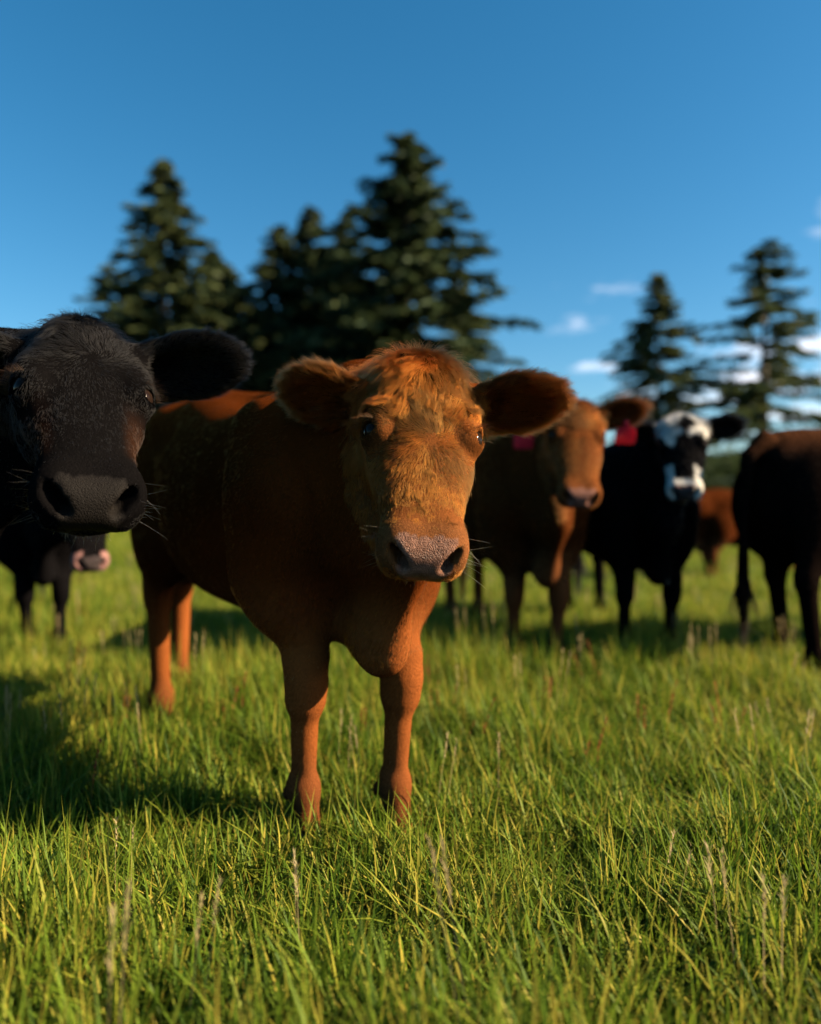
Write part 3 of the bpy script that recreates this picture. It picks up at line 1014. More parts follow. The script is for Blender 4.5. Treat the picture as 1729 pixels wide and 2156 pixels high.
RED = (0.26, 0.066, 0.0135)
CATTLE = [
    ('red_calf', 'red-brown calf in sharp focus facing the camera, nearest in the middle', dict(
        S=1.155, front=(-0.145, 1.865), rear=(-0.81, 2.96), FR=(-0.255, 1.85), FL=(-0.03, 1.88), HR=(-0.885, 2.70), HL=(-0.935, 3.08),
        poll=(0.026, 1.655, 1.186), muzzle=(0.030, 1.375, 0.752), lat=(1.0, 0.17), roll=0.0, wd=0.085, eye_s=0.213, ear_s=0.098, whorl=0.245, skull=[0.034, 0.074, 0.098, 0.108, 0.110, 0.108, 0.102, 0.092, 0.082, 0.075, 0.075, 0.065, 0.030], muzzle_width=0.92, tail_y=-0.10, tail_len=0.05,
        earL=((0.96, -0.28, 0.15), (-0.25, -0.75, -0.65), 1.08, 1.0), earR=((-1.0, 0.0, 0.22), (-0.30, -0.80, -0.50), 0.96, 1.12),
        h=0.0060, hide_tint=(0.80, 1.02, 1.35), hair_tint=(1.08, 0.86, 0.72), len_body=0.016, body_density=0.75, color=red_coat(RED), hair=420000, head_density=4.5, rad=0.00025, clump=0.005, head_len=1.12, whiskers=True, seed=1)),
    ('black_cow', 'black cow with its large head cut by the left edge, nearest on the left', dict(
        S=1.18, front=(-1.36, 1.90), rear=(-2.62, 2.30), FR=(-1.40, 1.72), FL=(-1.30, 2.02), HR=(-2.70, 2.14), HL=(-2.60, 2.46),
        poll=(-0.735, 1.68, 1.272), muzzle=(-0.563, 1.336, 0.862), hs=1.12, eye_l=0.093, eye_s=0.225, bare_k=0.45, eye_bare=0.029, ear_s=0.085, lat=(0.86, 0.50), roll=0.0,
        earL=((0.97, -0.05, 0.16), (-0.15, -0.8, -0.6), 1.2), earR=((-0.8, -0.5, 0.1), (0.1, -0.9, -0.4)),
        skull=[0.022, 0.046, 0.076, 0.098, 0.112, 0.110, 0.100, 0.088, 0.080, 0.078, 0.082, 0.072, 0.032],
        h=0.0080, black=True, head_len=0.75, ear_len=0.55, color=black_coat(), hair=220000, head_density=6.0, rad=0.0003, whiskers=True, whisker_color=(0.08, 0.06, 0.05), seed=2, whorl=0.17)),
    ('red_cow', 'red-brown cow with red ear tags standing behind the nearest calf', dict(
        S=1.17, front=(0.642, 3.84), rear=(0.39, 5.20), FR=(0.544, 3.92), FL=(0.74, 3.80), HR=(0.29, 5.22), HL=(0.484, 5.22),
        poll=(0.780, 3.56, 1.370), muzzle=(0.752, 3.30, 0.895), lat=(1.0, 0.02), roll=0.0,
        earL=((0.97, -0.2, 0.20), (-0.25, -0.8, -0.5), 1.12), earR=((-1.0, 0.0, 0.0), (0.1, -0.9, -0.4)),
        h=0.010, color=red_coat((0.17, 0.052, 0.015), nose=(0.22, 0.10, 0.07)), bare_k=0.4, hair_tint=(1.05, 0.82, 0.65), hair=60000, head_density=3.0, rad=0.0008, clump=0.014, len=1.15, seed=3)),
    ('white_faced_cow', 'black cow with white patches on forehead and muzzle', dict(
        S=1.15, front=(1.28, 4.06), rear=(1.24, 5.40), FR=(1.165, 4.08), FL=(1.40, 4.05), HR=(1.15, 5.44), HL=(1.36, 5.36),
        poll=(1.365, 3.78, 1.325), muzzle=(1.285, 3.52, 0.885), lat=(0.96, -0.30), roll=0.0, hs=0.94,
        earL=((0.97, -0.2, 0.12), (-0.3, -0.9, -0.4), 1.1), earR=((-0.95, 0.3, -0.05), (0.0, -0.9, -0.4)),
        h=0.010, color=whiteface_coat, bare_k=0.6, hair=60000, head_density=3.0, rad=0.0008, clump=0.014, seed=4)),
    ('dark_brown_cow', 'dark cow with a brown back, rump cut by the right edge', dict(
        S=1.13, front=(3.05, 4.14), rear=(1.91, 3.70), FR=(3.10, 3.97), FL=(2.99, 4.32), HR=(1.92, 3.52), HL=(1.98, 3.94),
        poll=(3.52, 4.44, 1.22), muzzle=(3.90, 4.52, 0.92), lat=(-0.3, 0.95), roll=0.0,
        earL=((-0.5, 0.9, 0.1), (0.7, 0.5, -0.4)), earR=((0.5, -0.9, 0.1), (0.7, 0.3, -0.4)),
        h=0.012, color=brownback_coat, hair=40000, rad=0.0009, clump=0.016, seed=5)),
    ('small_brown_calf', 'small brown calf far behind, between the white-faced cow and dark cow', dict(
        S=0.97, front=(3.32, 8.35), rear=(4.42, 8.75), FR=(3.35, 8.50), FL=(3.30, 8.20), HR=(4.45, 8.88), HL=(4.40, 8.60),
        poll=(2.92, 8.10, 1.10), muzzle=(2.66, 7.95, 0.76), lat=(0.5, -0.85), roll=0.0,
        earL=((0.4, -0.9, 0.1), (-0.8, -0.4, -0.4)), earR=((-0.4, 0.9, 0.1), (-0.8, -0.4, -0.4)),
        h=0.014, color=red_coat((0.12, 0.034, 0.010)), hair=15000, rad=0.0012, clump=0.02, seed=6)),
    ('black_calf', 'black calf with pale pink muzzle lowered beneath the black cow chin', dict(
        S=1.10, front=(-2.05, 4.20), rear=(-2.63, 5.34), FR=(-2.14, 4.20), FL=(-1.97, 4.22), HR=(-2.75, 5.28), HL=(-2.51, 5.40),
        poll=(-1.66, 3.80, 0.985), muzzle=(-1.52, 3.60, 0.585), lat=(0.85, 0.50), roll=0.0,
        earL=((0.9, 0.4, 0.1), (0.2, -0.9, -0.4)), earR=((-0.9, -0.4, 0.1), (0.2, -0.9, -0.4)),
        h=0.012, color=palemuzzle_coat, hair=20000, rad=0.0010, clump=0.016, seed=7)),
]
for nm, lb, P in CATTLE:
    make_cow(nm, lb, P)
POSE = {nm: P for nm, lb, P in CATTLE}


# ear tags of the red cow: flap, neck and stud, one mesh each with the stud as a sub-part
def ear_tag(P, which):
    D = P['_']
    base, ed, ec, ew, es = D['ears'][which]
    up = np.array([0, 0, 1.0])
    low = -ew if ew[2] > 0 else ew
    c = base + ed * 0.125 * es + low * 0.030 * es + ec * 0.012
    fwd = ec
    dn = nrm(np.array([0, 0, -1.0]) - fwd * (-fwd[2]))
    sd = np.cross(dn, fwd)
    # outline of the flap: narrow neck then a rounded square
    o = [(1.15 * a_, 1.1 * b__) for a_, b__ in ((-0.010, 0.0), (-0.011, 0.020), (-0.030, 0.032), (-0.040, 0.042), (-0.042, 0.060), (-0.041, 0.100), (-0.034, 0.108),
         (0.034, 0.108), (0.041, 0.100), (0.042, 0.060), (0.040, 0.042), (0.030, 0.032), (0.011, 0.020), (0.010, 0.0))]
    vs, fs = [], []
    k = len(o)
    for t in (0.0, 0.0025):
        for a, b_ in o:
            vs.append(c + sd * a + dn * b_ + fwd * (t + 0.002 + 0.006 * math.sin(b_ * 22)))
    me = bpy.data.meshes.new('ear_tag')
    faces = [list(range(k)), list(range(2 * k - 1, k - 1, -1))] + [[i, i + k, (i + 1) % k + k, (i + 1) % k] for i in range(k)]
    me.from_pydata([tuple(v) for v in vs], [], faces)
    me.update()
    me.materials.append(MAT_TAG)
    ob = bpy.data.objects.new('ear_tag', me)
    col.objects.link(ob)
    ob.parent = D['root']
    # stud
    sv, sf = [], []
    m = 14
    for j, (rr, hh) in enumerate(((0.012, 0.0), (0.013, 0.003), (0.010, 0.006), (0.001, 0.008))):
        for i in range(m):
            a = 2 * math.pi * i / m
            sv.append(c + dn * 0.008 + sd * rr * math.cos(a) + dn * rr * math.sin(a) + fwd * (hh + 0.005))
    for j in range(3):
        for i in range(m):
            sf.append([j * m + i, j * m + (i + 1) % m, (j + 1) * m + (i + 1) % m, (j + 1) * m + i])
    st = mesh_obj('tag_stud', sv, sf, MAT_TAG, ob)


ear_tag(POSE['red_cow'], 0)
ear_tag(POSE['red_cow'], 1)


# ------------------------------------------------------------------ ground
def ground():
    m, t, b, out = principled('meadow_soil', (0.03, 0.05, 0.012), 0.95)
    tcn = N(t, 'ShaderNodeTexCoord')
    n1 = N(t, 'ShaderNodeTexNoise', inp={'Scale': 0.35, 'Detail': 8.0, 'Roughness': 0.65})
    L(t, tcn.outputs['Object'], n1.inputs['Vector'])
    rp = N(t, 'ShaderNodeValToRGB')
    rp.color_ramp.elements[0].position = 0.35
    rp.color_ramp.elements[0].color = (0.030, 0.045, 0.012, 1)
    rp.color_ramp.elements[1].position = 0.65
    rp.color_ramp.elements[1].color = (0.085, 0.105, 0.026, 1)
    L(t, n1.outputs[0], rp.inputs[0])
    L(t, rp.outputs[0], b.inputs['Base Color'])
    n2 = N(t, 'ShaderNodeTexNoise', inp={'Scale': 40.0, 'Detail': 4.0})
    L(t, tcn.outputs['Object'], n2.inputs['Vector'])
    bp = N(t, 'ShaderNodeBump', inp={'Strength': 0.6, 'Distance': 0.02})
    L(t, n2.outputs[0], bp.inputs['Height'])
    L(t, bp.outputs[0], b.inputs['Normal'])
    k = 72
    rad = np.concatenate([[0.0], np.geomspace(0.5, 2500, 40)])
    vs = [(0, 0, 0)]
    for r_ in rad[1:]:
        for i in range(k):
            a = 2 * math.pi * i / k
            vs.append((r_ * math.cos(a), r_ * math.sin(a), 0))
    fs = [(0, 1 + i, 1 + (i + 1) % k) for i in range(k)]
    me = bpy.data.meshes.new('ground')
    for j in range(len(rad) - 2):
        o = 1 + j * k
        for i in range(k):
            fs.append((o + i, o + k + i, o + k + (i + 1) % k, o + (i + 1) % k))
    me.from_pydata(vs, [], fs)
    me.update()
    me.materials.append(m)
    g = bpy.data.objects.new('ground', me)
    col.objects.link(g)
    tag(g, 'flat green meadow ground under the grass', kind='structure')


ground()


# ------------------------------------------------------------------ grass
def leaf_mat(name, c1, c2, c3, rough=0.55, trans=0.45):
    m, t, out = new_mat(name)
    oi = N(t, 'ShaderNodeObjectInfo')
    a = N(t, 'ShaderNodeAttribute', attribute_name='tint')
    geo = N(t, 'ShaderNodeNewGeometry')
    ns = N(t, 'ShaderNodeTexNoise', inp={'Scale': 0.9, 'Detail': 3.0})
    L(t, geo.outputs['Position'], ns.inputs['Vector'])
    f = M(t, 'ADD', M(t, 'MULTIPLY', oi.outputs['Random'], 0.35), M(t, 'MULTIPLY', a.outputs['Fac'], 0.65))
    f = M(t, 'ADD', f, M(t, 'MULTIPLY', M(t, 'SUBTRACT', ns.outputs[0], 0.5), 0.9))
    rp = N(t, 'ShaderNodeValToRGB')
    e = rp.color_ramp.elements
    e[0].position = 0.15
    e[0].color = (*c1, 1)
    e[1].position = 0.55
    e[1].color = (*c2, 1)
    e2 = e.new(0.95)
    e2.color = (*c3, 1)
    L(t, f, rp.inputs[0])
    b = N(t, 'ShaderNodeBsdfPrincipled', inp={'Roughness': rough, 'Specular IOR Level': 0.15})
    L(t, rp.outputs[0], b.inputs['Base Color'])
    tr = N(t, 'ShaderNodeBsdfTranslucent')
    L(t, rp.outputs[0], tr.inputs['Color'])
    mx = N(t, 'ShaderNodeMixShader', inp={0: trans})
    L(t, b.outputs[0], mx.inputs[1])
    L(t, tr.outputs[0], mx.inputs[2])
    L(t, mx.outputs[0], out.inputs[0])
    return m


MAT_GRASS = leaf_mat('grass_blade', (0.045, 0.100, 0.008), (0.155, 0.228, 0.018), (0.42, 0.35, 0.05))
MAT_SEED = leaf_mat('seed_stalk', (0.22, 0.16, 0.06), (0.34, 0.26, 0.11), (0.42, 0.33, 0.16))
MAT_SORREL = leaf_mat('sorrel_stalk', (0.20, 0.045, 0.02), (0.32, 0.09, 0.035), (0.36, 0.16, 0.06))


def blade(verts, faces, tint, p, az, h, lean, w, tv, curl=1.0, seg=4):
    o = len(verts)
    d = np.array([math.cos(az), math.sin(az), 0])
    sd = np.array([-d[1], d[0], 0])
    for i in range(seg):
        t = i / seg
        c = p + d * lean * h * (t ** (1 + curl)) + np.array([0, 0, h * (t - 0.25 * lean * t * t)])
        ww = w * (1 - 0.75 * t ** 1.5)
        verts += [c - sd * ww, c + sd * ww]
        tint += [tv, tv]
    verts.append(p + d * lean * h + np.array([0, 0, h * (1 - 0.25 * lean)]))
    tint.append(tv)
    for i in range(seg - 1):
        a = o + 2 * i
        faces += [(a, a + 1, a + 3), (a, a + 3, a + 2)]
    a = o + 2 * (seg - 1)
    faces.append((a, a + 1, a + 2))


tuft_col = bpy.data.collections.new('grass_tufts')


def tuft(i, nb, hmin, hmax, spread, seed_heads=0, dry=0.12, wide=1.0):
    r = np.random.default_rng(100 + i)
    vs, fs, tn = [], [], []
    for k in range(nb):
        a = r.uniform(0, 2 * math.pi)
        q = spread * math.sqrt(r.random())
        tv = r.uniform(0, 0.75) if r.random() > dry else r.uniform(0.9, 1.3)
        blade(vs, fs, tn, np.array([q * math.cos(a), q * math.sin(a), -0.01]), r.uniform(0, 2 * math.pi), r.uniform(hmin, hmax),
              abs(r.normal(0.32, 0.34)) + 0.05, r.uniform(0.0018, 0.0046) * wide, tv, r.uniform(0.5, 1.4))
    nmain = len(fs)
    for k in range(seed_heads):
        a = r.uniform(0, 2 * math.pi)
        p = np.array([0.02 * math.cos(a), 0.02 * math.sin(a), 0])
        az, h, ln = r.uniform(0, 6.28), hmax * r.uniform(1.05, 1.45), r.uniform(0.05, 0.3)
        blade(vs, fs, tn, p, az, h, ln, 0.0010, 0.9, 0.8)
        tip = p + np.array([math.cos(az), math.sin(az), 0]) * ln * h + np.array([0, 0, h * (1 - 0.25 * ln)])
        for j in range(16):
            u = j / 16
            q = tip - np.array([math.cos(az) * ln * 0.9, math.sin(az) * ln * 0.9, 1]) * 0.07 * u
            blade(vs, fs, tn, q, r.uniform(0, 6.28), r.uniform(0.008, 0.020), r.uniform(0.3, 0.9), 0.0016, 0.95, 0.5, 2)
    o = mesh_obj('grass_tuft', vs, fs, MAT_GRASS, None, smooth=True)
    col.objects.unlink(o)
    tuft_col.objects.link(o)
    at_ = o.data.attributes.new('tint', 'FLOAT', 'POINT')
    at_.data.foreach_set('value', np.array(tn, f32))
    if seed_heads:
        o.data.materials.append(MAT_SEED)
        mi = np.zeros(len(o.data.polygons), np.int32)
        mi[nmain:] = 1
        o.data.polygons.foreach_set('material_index', mi)
    return o


for i, a in enumerate(((30, 0.07, 0.17, 0.055), (26, 0.09, 0.21, 0.05), (34, 0.05, 0.13, 0.06), (22, 0.12, 0.26, 0.05), (28, 0.06, 0.16, 0.06, 0, 0.4), (20, 0.10, 0.22, 0.04, 2))):
    tuft(i, *a)
tuft(6, 13, 0.06, 0.13, 0.03, 0, 0.05, 3.4)
tuft(7, 9, 0.04, 0.09, 0.02, 0, 0.5, 2.6)


def scatter(name, pts, scl, rot, idx, mat_label, collection):
    me = bpy.data.meshes.new(name)
    me.vertices.add(len(pts))
    me.vertices.foreach_set('co', pts.astype(f32).ravel())
    for nm_, arr, ty in (('scl', scl, 'FLOAT_VECTOR'), ('rot', rot, 'FLOAT_VECTOR'), ('pick', idx, 'INT')):
        at_ = me.attributes.new(nm_, ty, 'POINT')
        at_.data.foreach_set('vector' if ty == 'FLOAT_VECTOR' else 'value', arr.astype(np.int32 if ty == 'INT' else f32).ravel())
    o = bpy.data.objects.new(name, me)
    col.objects.link(o)
    ng = bpy.data.node_groups.new(name + '_scatter', 'GeometryNodeTree')
    ng.interface.new_socket('Geometry', in_out='INPUT', socket_type='NodeSocketGeometry')
    ng.interface.new_socket('Geometry', in_out='OUTPUT', socket_type='NodeSocketGeometry')
    gi = ng.nodes.new('NodeGroupInput')
    go = ng.nodes.new('NodeGroupOutput')
    ci = ng.nodes.new('GeometryNodeCollectionInfo')
    ci.inputs['Collection'].default_value = collection
    ci.inputs['Separate Children'].default_value = True
    ci.inputs['Reset Children'].default_value = True
    ip = ng.nodes.new('GeometryNodeInstanceOnPoints')
    ip.inputs['Pick Instance'].default_value = True

    def attr(nm_, ty):
        n = ng.nodes.new('GeometryNodeInputNamedAttribute')
        n.data_type = ty
        n.inputs['Name'].default_value = nm_
        return n.outputs['Attribute']
    e2r = ng.nodes.new('FunctionNodeEulerToRotation')
    ng.links.new(attr('rot', 'FLOAT_VECTOR'), e2r.inputs[0])
    ng.links.new(gi.outputs[0], ip.inputs['Points'])
    ng.links.new(ci.outputs[0], ip.inputs['Instance'])
    ng.links.new(attr('pick', 'INT'), ip.inputs['Instance Index'])
    ng.links.new(e2r.outputs[0], ip.inputs['Rotation'])
    ng.links.new(attr('scl', 'FLOAT_VECTOR'), ip.inputs['Scale'])
    ng.links.new(ip.outputs[0], go.inputs[0])
    md = o.modifiers.new('scatter', 'NODES')
    md.node_group = ng
    return o


def grass():
    r = np.random.default_rng(11)
    P_, S_, I_ = [], [], []
    for y0, y1, dens, ks, kz in ((0.7, 7.0, 620, 1.0, 1.0), (7.0, 26.0, 130, 1.9, 1.1), (26.0, 120.0, 7, 5.5, 1.3)):
        hw = 0.78 * y1 + 1.2
        n = int((y1 - y0) * 2 * hw * dens)
        y = r.uniform(y0, y1, n)
        x = r.uniform(-hw, hw, n)
        k = np.abs(x) < 0.78 * y + 1.2
        x, y = x[k], y[k]
        p = np.stack([x, y, np.zeros_like(x)], 1)
        nz = vnoise(p, 1.1, 3) * 0.6 + vnoise(p, 3.0, 4) * 0.4
        s = 0.45 + 1.25 * nz ** 1.3 + r.normal(0, 0.10, len(x))
        S_.append(np.stack([ks * np.ones_like(s), ks * np.ones_like(s), s * kz * 1.05], 1))
        w = np.array([3, 3, 3, 1.8, 1.5, 0.10, 0.45, 0.35])
        w = w / w.sum()
        I_.append(r.choice(8, len(x), p=w))
        P_.append(p)
    P_, S_, I_ = np.concatenate(P_), np.concatenate(S_), np.concatenate(I_)
    rot = np.stack([r.normal(0, 0.10, len(P_)), r.normal(0, 0.10, len(P_)), r.uniform(0, 6.283, len(P_))], 1)
    o = scatter('grass', P_, S_, rot, I_, None, tuft_col)
    tag(o, 'long green meadow grass covering the whole field', 'grass', kind='stuff')


grass()


def sorrel():
    r = np.random.default_rng(21)
    vs, fs, tn = [], [], []
    spots = [(u, v) for u, v in ((880, 1500), (905, 1490), (930, 1560), (1150, 1545), (1360, 1600), (470, 1590), (250, 1600), (1540, 1590), (760, 1600), (980, 1640), (1250, 1660))]
    base = [((u - 864.5) / FPX * (CAM_H * FPX / (v - 1078)), CAM_H * FPX / (v - 1078)) for u, v in spots]
    for k in range(30):
        y = r.uniform(1.8, 9)
        base.append((r.uniform(-0.7, 0.7) * y, y))
    for bx, by in base:
        for q in range(r.integers(1, 4)):
            p = np.array([bx + r.normal(0, 0.03), by + r.normal(0, 0.03), 0])
            az, h, ln = r.uniform(0, 6.28), r.uniform(0.15, 0.30), r.uniform(0.02, 0.25)
            blade(vs, fs, tn, p, az, h, ln, 0.0012, r.random(), 0.8)
            for j in range(30):
                t = r.uniform(0.55, 1)
                c = p + np.array([math.cos(az), math.sin(az), 0]) * ln * h * t ** 1.8 + np.array([0, 0, h * (t - 0.25 * ln * t * t)])
                blade(vs, fs, tn, c, r.uniform(0, 6.28), r.uniform(0.006, 0.016), r.uniform(0.3, 1.2), 0.0022, r.random(), 0.5, 2)
    o = mesh_obj('wild_sorrel', vs, fs, MAT_SORREL)
    at_ = o.data.attributes.new('tint', 'FLOAT', 'POINT')
    at_.data.foreach_set('value', np.array(tn, f32))
    tag(o, 'reddish wild sorrel stalks scattered through the grass', 'wildflowers', kind='stuff')


sorrel()

# ------------------------------------------------------------------ trees
MAT_NEEDLE = leaf_mat('conifer_needles', (0.030, 0.052, 0.024), (0.068, 0.096, 0.036), (0.125, 0.135, 0.045), 0.6, 0.25)
MAT_SHRUB = leaf_mat('shrub_leaves', (0.020, 0.040, 0.012), (0.040, 0.065, 0.018), (0.075, 0.095, 0.030), 0.6, 0.3)
MAT_BARK, _t, _b, _ = principled('bark', (0.06, 0.045, 0.035), 0.9)
_n = N(_t, 'ShaderNodeTexNoise', inp={'Scale': 6.0, 'Detail': 5.0})
_r = N(_t, 'ShaderNodeValToRGB')
_r.color_ramp.elements[0].color = (0.03, 0.022, 0.018, 1)
_r.color_ramp.elements[1].color = (0.10, 0.08, 0.06, 1)
L(_t, _n.outputs[0], _r.inputs[0])
L(_t, _r.outputs[0], _b.inputs['Base Color'])


def tube(path, radii, k=8):
    path = np.asarray(path, float)
    vs, fs = [], []
    for i, (p, rr) in enumerate(zip(path, radii)):
        for j in range(k):
            a = 2 * math.pi * j / k
            vs.append(p + rr * np.array([math.cos(a), math.sin(a), 0]))
    for i in range(len(path) - 1):
        for j in range(k):
            fs.append([i * k + j, i * k + (j + 1) % k, (i + 1) * k + (j + 1) % k, (i + 1) * k + j])
    return vs, fs


def conifer_meshes(H, Rm, seed, nb=170, twigs=34, low=0.04, droop=0.35, gap=0.0, shape=0.85):
    r = np.random.default_rng(seed)
    trunk = tube([(0, 0, -0.2), (0, 0, 0.4), (0.05, 0.03, H * 0.4), (0.02, 0.06, H * 0.98)], [0.022 * H, 0.017 * H, 0.010 * H, 0.001 * H])
    zf = low + (1 - low) * np.linspace(0, 1, nb) ** 0.92
    keep = r.random(nb) > gap
    zf = zf[keep]
    n = len(zf)
    z = zf * H
    az = np.arange(n) * 2.39996 + r.normal(0, 0.6, n)
    Lb = Rm * ((1 - zf) ** shape + 0.02) * r.uniform(0.45, 1.28, n) * np.clip(zf / 0.10 + 0.55, 0, 1)
    el = 0.42 * (zf - 0.45) + r.normal(0, 0.10, n)
    m = twigs
    t = np.tile(np.linspace(0.12, 1.0, m), (n, 1)) + r.normal(0, 0.02, (n, m))
    hd = np.stack([np.cos(az), np.sin(az)], 1)
    rr = t * Lb[:, None]
    zz = z[:, None] + rr * np.tan(el)[:, None] - droop * Lb[:, None] * t * t * 0.55 + 0.10 * Lb[:, None] * np.clip(t - 0.8, 0, 1)
    c = np.stack([rr * hd[:, :1], rr * hd[:, 1:], zz], 2)
    sd = np.stack([-hd[:, 1], hd[:, 0], np.zeros(n)], 1)
    fw = np.stack([hd[:, 0], hd[:, 1], np.zeros(n)], 1)
    vs, tn = [], []
    for rep in range(3):
        sg = r.choice([-1.0, 1.0], (n, m))
        ang = r.uniform(0.3, 1.25, (n, m))
        dirv = fw[:, None] * np.cos(ang)[..., None] + sd[:, None] * (sg * np.sin(ang))[..., None] + np.array([0, 0, 1.0]) * r.normal(-0.28, 0.25, (n, m))[..., None]
        dirv = nrm(dirv)
        ln = (0.16 + 0.26 * (1 - 0.55 * t)) * (0.35 + 0.22 * Lb[:, None]) * r.uniform(0.7, 1.3, (n, m)) + 0.12
        ln = np.minimum(ln, 0.95)
        wv = nrm(np.cross(dirv, r.normal(0, 1, (n, m, 3)))) * (0.22 * ln)[..., None]
        a = c + r.normal(0, 0.05, c.shape)
        mid = a + dirv * (ln * 0.45)[..., None]
        tip = a + dirv * ln[..., None] - np.array([0, 0, 1.0]) * (0.12 * ln)[..., None]
        vs.append(np.stack([a, mid + wv, tip, mid - wv], 2).reshape(-1, 4, 3))
        tn.append(np.repeat(r.uniform(0, 1, (n, m)).reshape(-1, 1), 4, 1))
    V = np.concatenate(vs)
    T = np.concatenate(tn)
    fc = np.arange(len(V) * 4).reshape(-1, 4)
    return trunk, (V.reshape(-1, 3), fc, T.ravel())


def put_tree(name, label, meshes, loc, rz, sc_, group, mat):
    root = empty(name)
    root.location = loc
    root.rotation_euler = (0, 0, rz)
    root.scale = sc_
    tag(root, label, 'tree' if 'tree' in name else 'bush', group)
    for nm_, me in meshes:
        o = bpy.data.objects.new(nm_, me)
        col.objects.link(o)
        o.parent = root
    return root


def as_meshes(trunk, crown, mat):
    a = mesh_obj('trunk', trunk[0], trunk[1], MAT_BARK)
    b_ = mesh_obj('crown', crown[0], crown[1], mat, smooth=False)
    at_ = b_.data.attributes.new('tint', 'FLOAT', 'POINT')
    at_.data.foreach_set('value', crown[2].astype(f32))
    ms = [('trunk', a.data), ('crown', b_.data)]
    for o in (a, b_):
        bpy.data.objects.remove(o)
    return ms


KIND = {
    'dense': as_meshes(*conifer_meshes(20, 6.6, 1, 260, 46, 0.03, 0.30, 0.0, 0.75), MAT_NEEDLE),
    'spire': as_meshes(*conifer_meshes(20, 5.2, 2, 220, 40, 0.03, 0.40, 0.05, 0.80), MAT_NEEDLE),
    'open': as_meshes(*conifer_meshes(16, 5.2, 3, 150, 40, 0.05, 0.45, 0.12, 0.90), MAT_NEEDLE),
    'ragged': as_meshes(*conifer_meshes(17, 5.0, 4, 140, 36, 0.05, 0.25, 0.25, 0.70), MAT_NEEDLE),
}
KH = {'dense': 20, 'spire': 20, 'open': 16, 'ragged': 17}
TREES = [
    ('dark conifer rising behind the dip between the two left clumps', 'dense', 480, 560, 62, 1.0, 2.9),
    ('dense dark conifer behind the left slope of the broadest tree', 'dense', 690, 540, 63, 1.05, 1.9),
    ('dense dark conifer behind the leftmost ragged one', 'dense', 290, 590, 61, 1.0, 4.4),
    # label, kind, u, v of the tip, depth, width factor, turn
    ('small ragged conifer with bare twigs, leftmost of the conifers', 'ragged', 238, 560, 52, 1.15, 0.4),
    ('tall conifer with drooping boughs above the black cow ear', 'spire', 345, 340, 48, 1.1, 1.0),
    ('slim conifer just right of the tall one above the black ear', 'open', 450, 530, 54, 1.2, 2.2),
    ('low rounded conifer in the dip left of the centre trees', 'ragged', 508, 600, 50, 1.25, 3.0),
    ('pointed conifer at the left end of the centre clump', 'spire', 590, 478, 56, 1.2, 0.2),
    ('narrow conifer third left of the broadest centre tree', 'spire', 655, 440, 58, 1.15, 4.0),
    ('narrow conifer just left of the broadest centre tree', 'spire', 728, 452, 55, 1.05, 5.1),
    ('broad dense conifer, the tallest and widest tree in the centre', 'dense', 858, 285, 50, 1.1, 2.6),
    ('smaller conifer against the right side of the broadest centre tree', 'open', 968, 560, 47, 0.85, 1.4),
    ('dark conifer filling the back of the centre clump', 'dense', 770, 600, 60, 1.3, 0.9),
    ('dark conifer filling the back between the clumps', 'dense', 560, 660, 60, 1.3, 3.6),
    ('dark conifer filling the back behind the black cow poll', 'dense', 400, 620, 60, 1.3, 5.4),
    ('lone conical conifer with sky showing through, left of two on right', 'open', 1386, 578, 50, 1.32, 0.0),
    ('tall ragged conifer at the right edge of the view', 'ragged', 1612, 508, 46, 1.38, 2.0),
]
for lb, kd, u, v, d, wf, rz in TREES:
    tip = at(u, v, d)
    k = tip[2] / KH[kd]
    wf = wf * (1.22 if u < 1100 else 1.08)
    put_tree('conifer_tree', lb, KIND[kd], (tip[0], d, 0), rz, (k * wf, k * wf, k), 'conifers behind the field', MAT_NEEDLE)


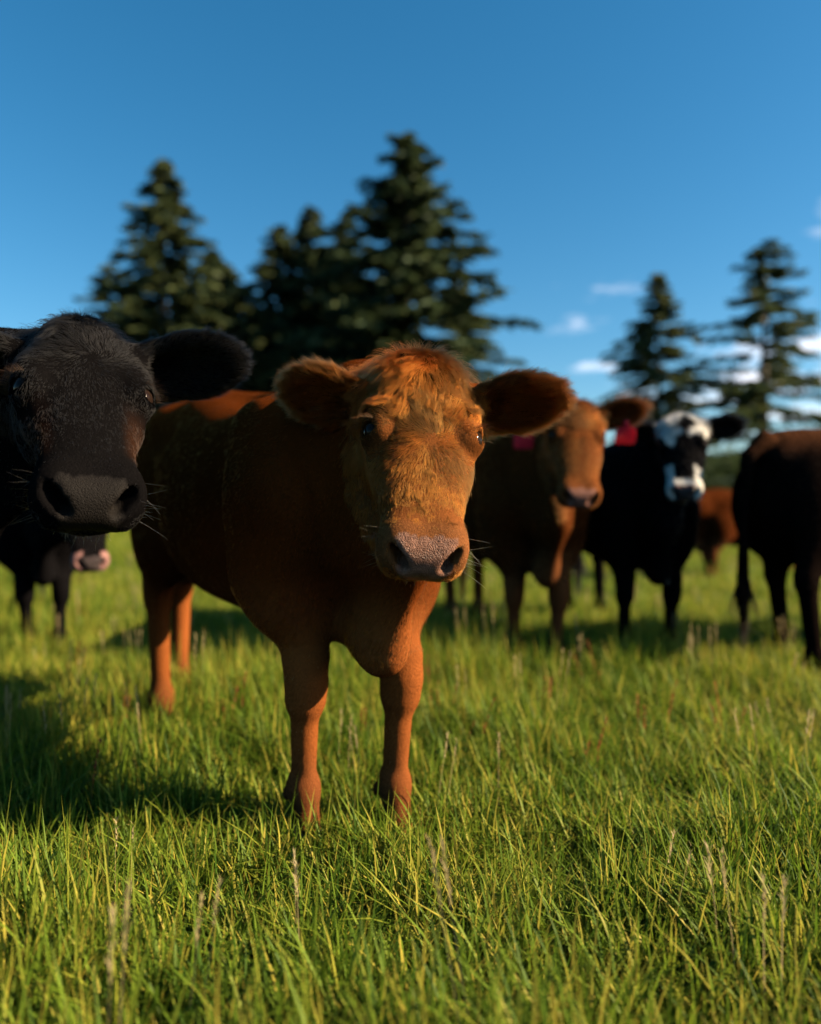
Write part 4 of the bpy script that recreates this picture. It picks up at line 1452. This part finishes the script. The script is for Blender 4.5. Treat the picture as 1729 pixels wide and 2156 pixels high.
def shrub_meshes(seed, H=4.0, Rm=2.4, nclump=46, leaves=170):
    r = np.random.default_rng(seed)
    vs, fs = [], []
    for j in range(5):
        a = r.uniform(0, 6.28)
        q = tube([(0.1 * math.cos(a), 0.1 * math.sin(a), -0.1), (0.5 * math.cos(a), 0.5 * math.sin(a), H * 0.4), (0.9 * math.cos(a), 0.9 * math.sin(a), H * 0.75)], [0.07, 0.05, 0.015], 6)
        o = len(vs)
        vs += q[0]
        fs += [[i + o for i in f] for f in q[1]]
    u = nrm(r.normal(0, 1, (nclump, 3)))
    u[:, 2] = np.abs(u[:, 2])
    cc = u * np.array([Rm, Rm, H * 0.62]) * r.uniform(0.35, 0.95, (nclump, 1)) + np.array([0, 0, H * 0.28])
    n = nclump * leaves
    c = np.repeat(cc, leaves, 0) + r.normal(0, 1, (n, 3)) * r.uniform(0.25, 0.5, (n, 1))
    c[:, 2] = np.maximum(c[:, 2], 0.05)
    d = nrm(r.normal(0, 1, (n, 3)) + np.array([0, 0, 0.2]))
    w = nrm(np.cross(d, r.normal(0, 1, (n, 3))))
    s = r.uniform(0.07, 0.15, (n, 1))
    V = np.stack([c, c + d * s * 0.5 + w * s * 0.32, c + d * s, c + d * s * 0.5 - w * s * 0.32], 1)
    return (vs, fs), (V.reshape(-1, 3), np.arange(n * 4).reshape(-1, 4), np.repeat(r.random(n), 4))


SH = [as_meshes(*shrub_meshes(50 + i), MAT_SHRUB) for i in range(3)]
SHRUBS = [
    ('dark bush on the skyline right of the white-faced cow', 1530, 925, 40, 1.3),
    ('dark bush on the skyline above the dark cow back', 1640, 900, 42, 1.2),
    ('dark bush on the skyline behind the white-faced cow ear', 1440, 985, 44, 1.1),
    ('low bush on the skyline behind the red ear tag', 1330, 960, 45, 1.0),
    ('low bush on the skyline behind the nearest calf ear and red cow', 1120, 985, 46, 1.4),
    ('dark bush under the centre conifers behind the calf head', 940, 900, 44, 1.3),
    ('dark bush under the centre conifers behind the calf ear', 640, 880, 43, 1.4),
    ('dark bush under the left conifers behind the calf back', 470, 880, 45, 1.4),
    ('low bush on the skyline at the far left edge', 90, 930, 44, 1.4),
]
for i, (lb, u, v, d, wf) in enumerate(SHRUBS):
    tip = at(u, v, d)
    k = tip[2] / 4.0
    put_tree('bush', lb, SH[i % 3], (tip[0], d, 0), i * 1.3, (k * wf, k * wf, k), 'bushes along the skyline', MAT_SHRUB)
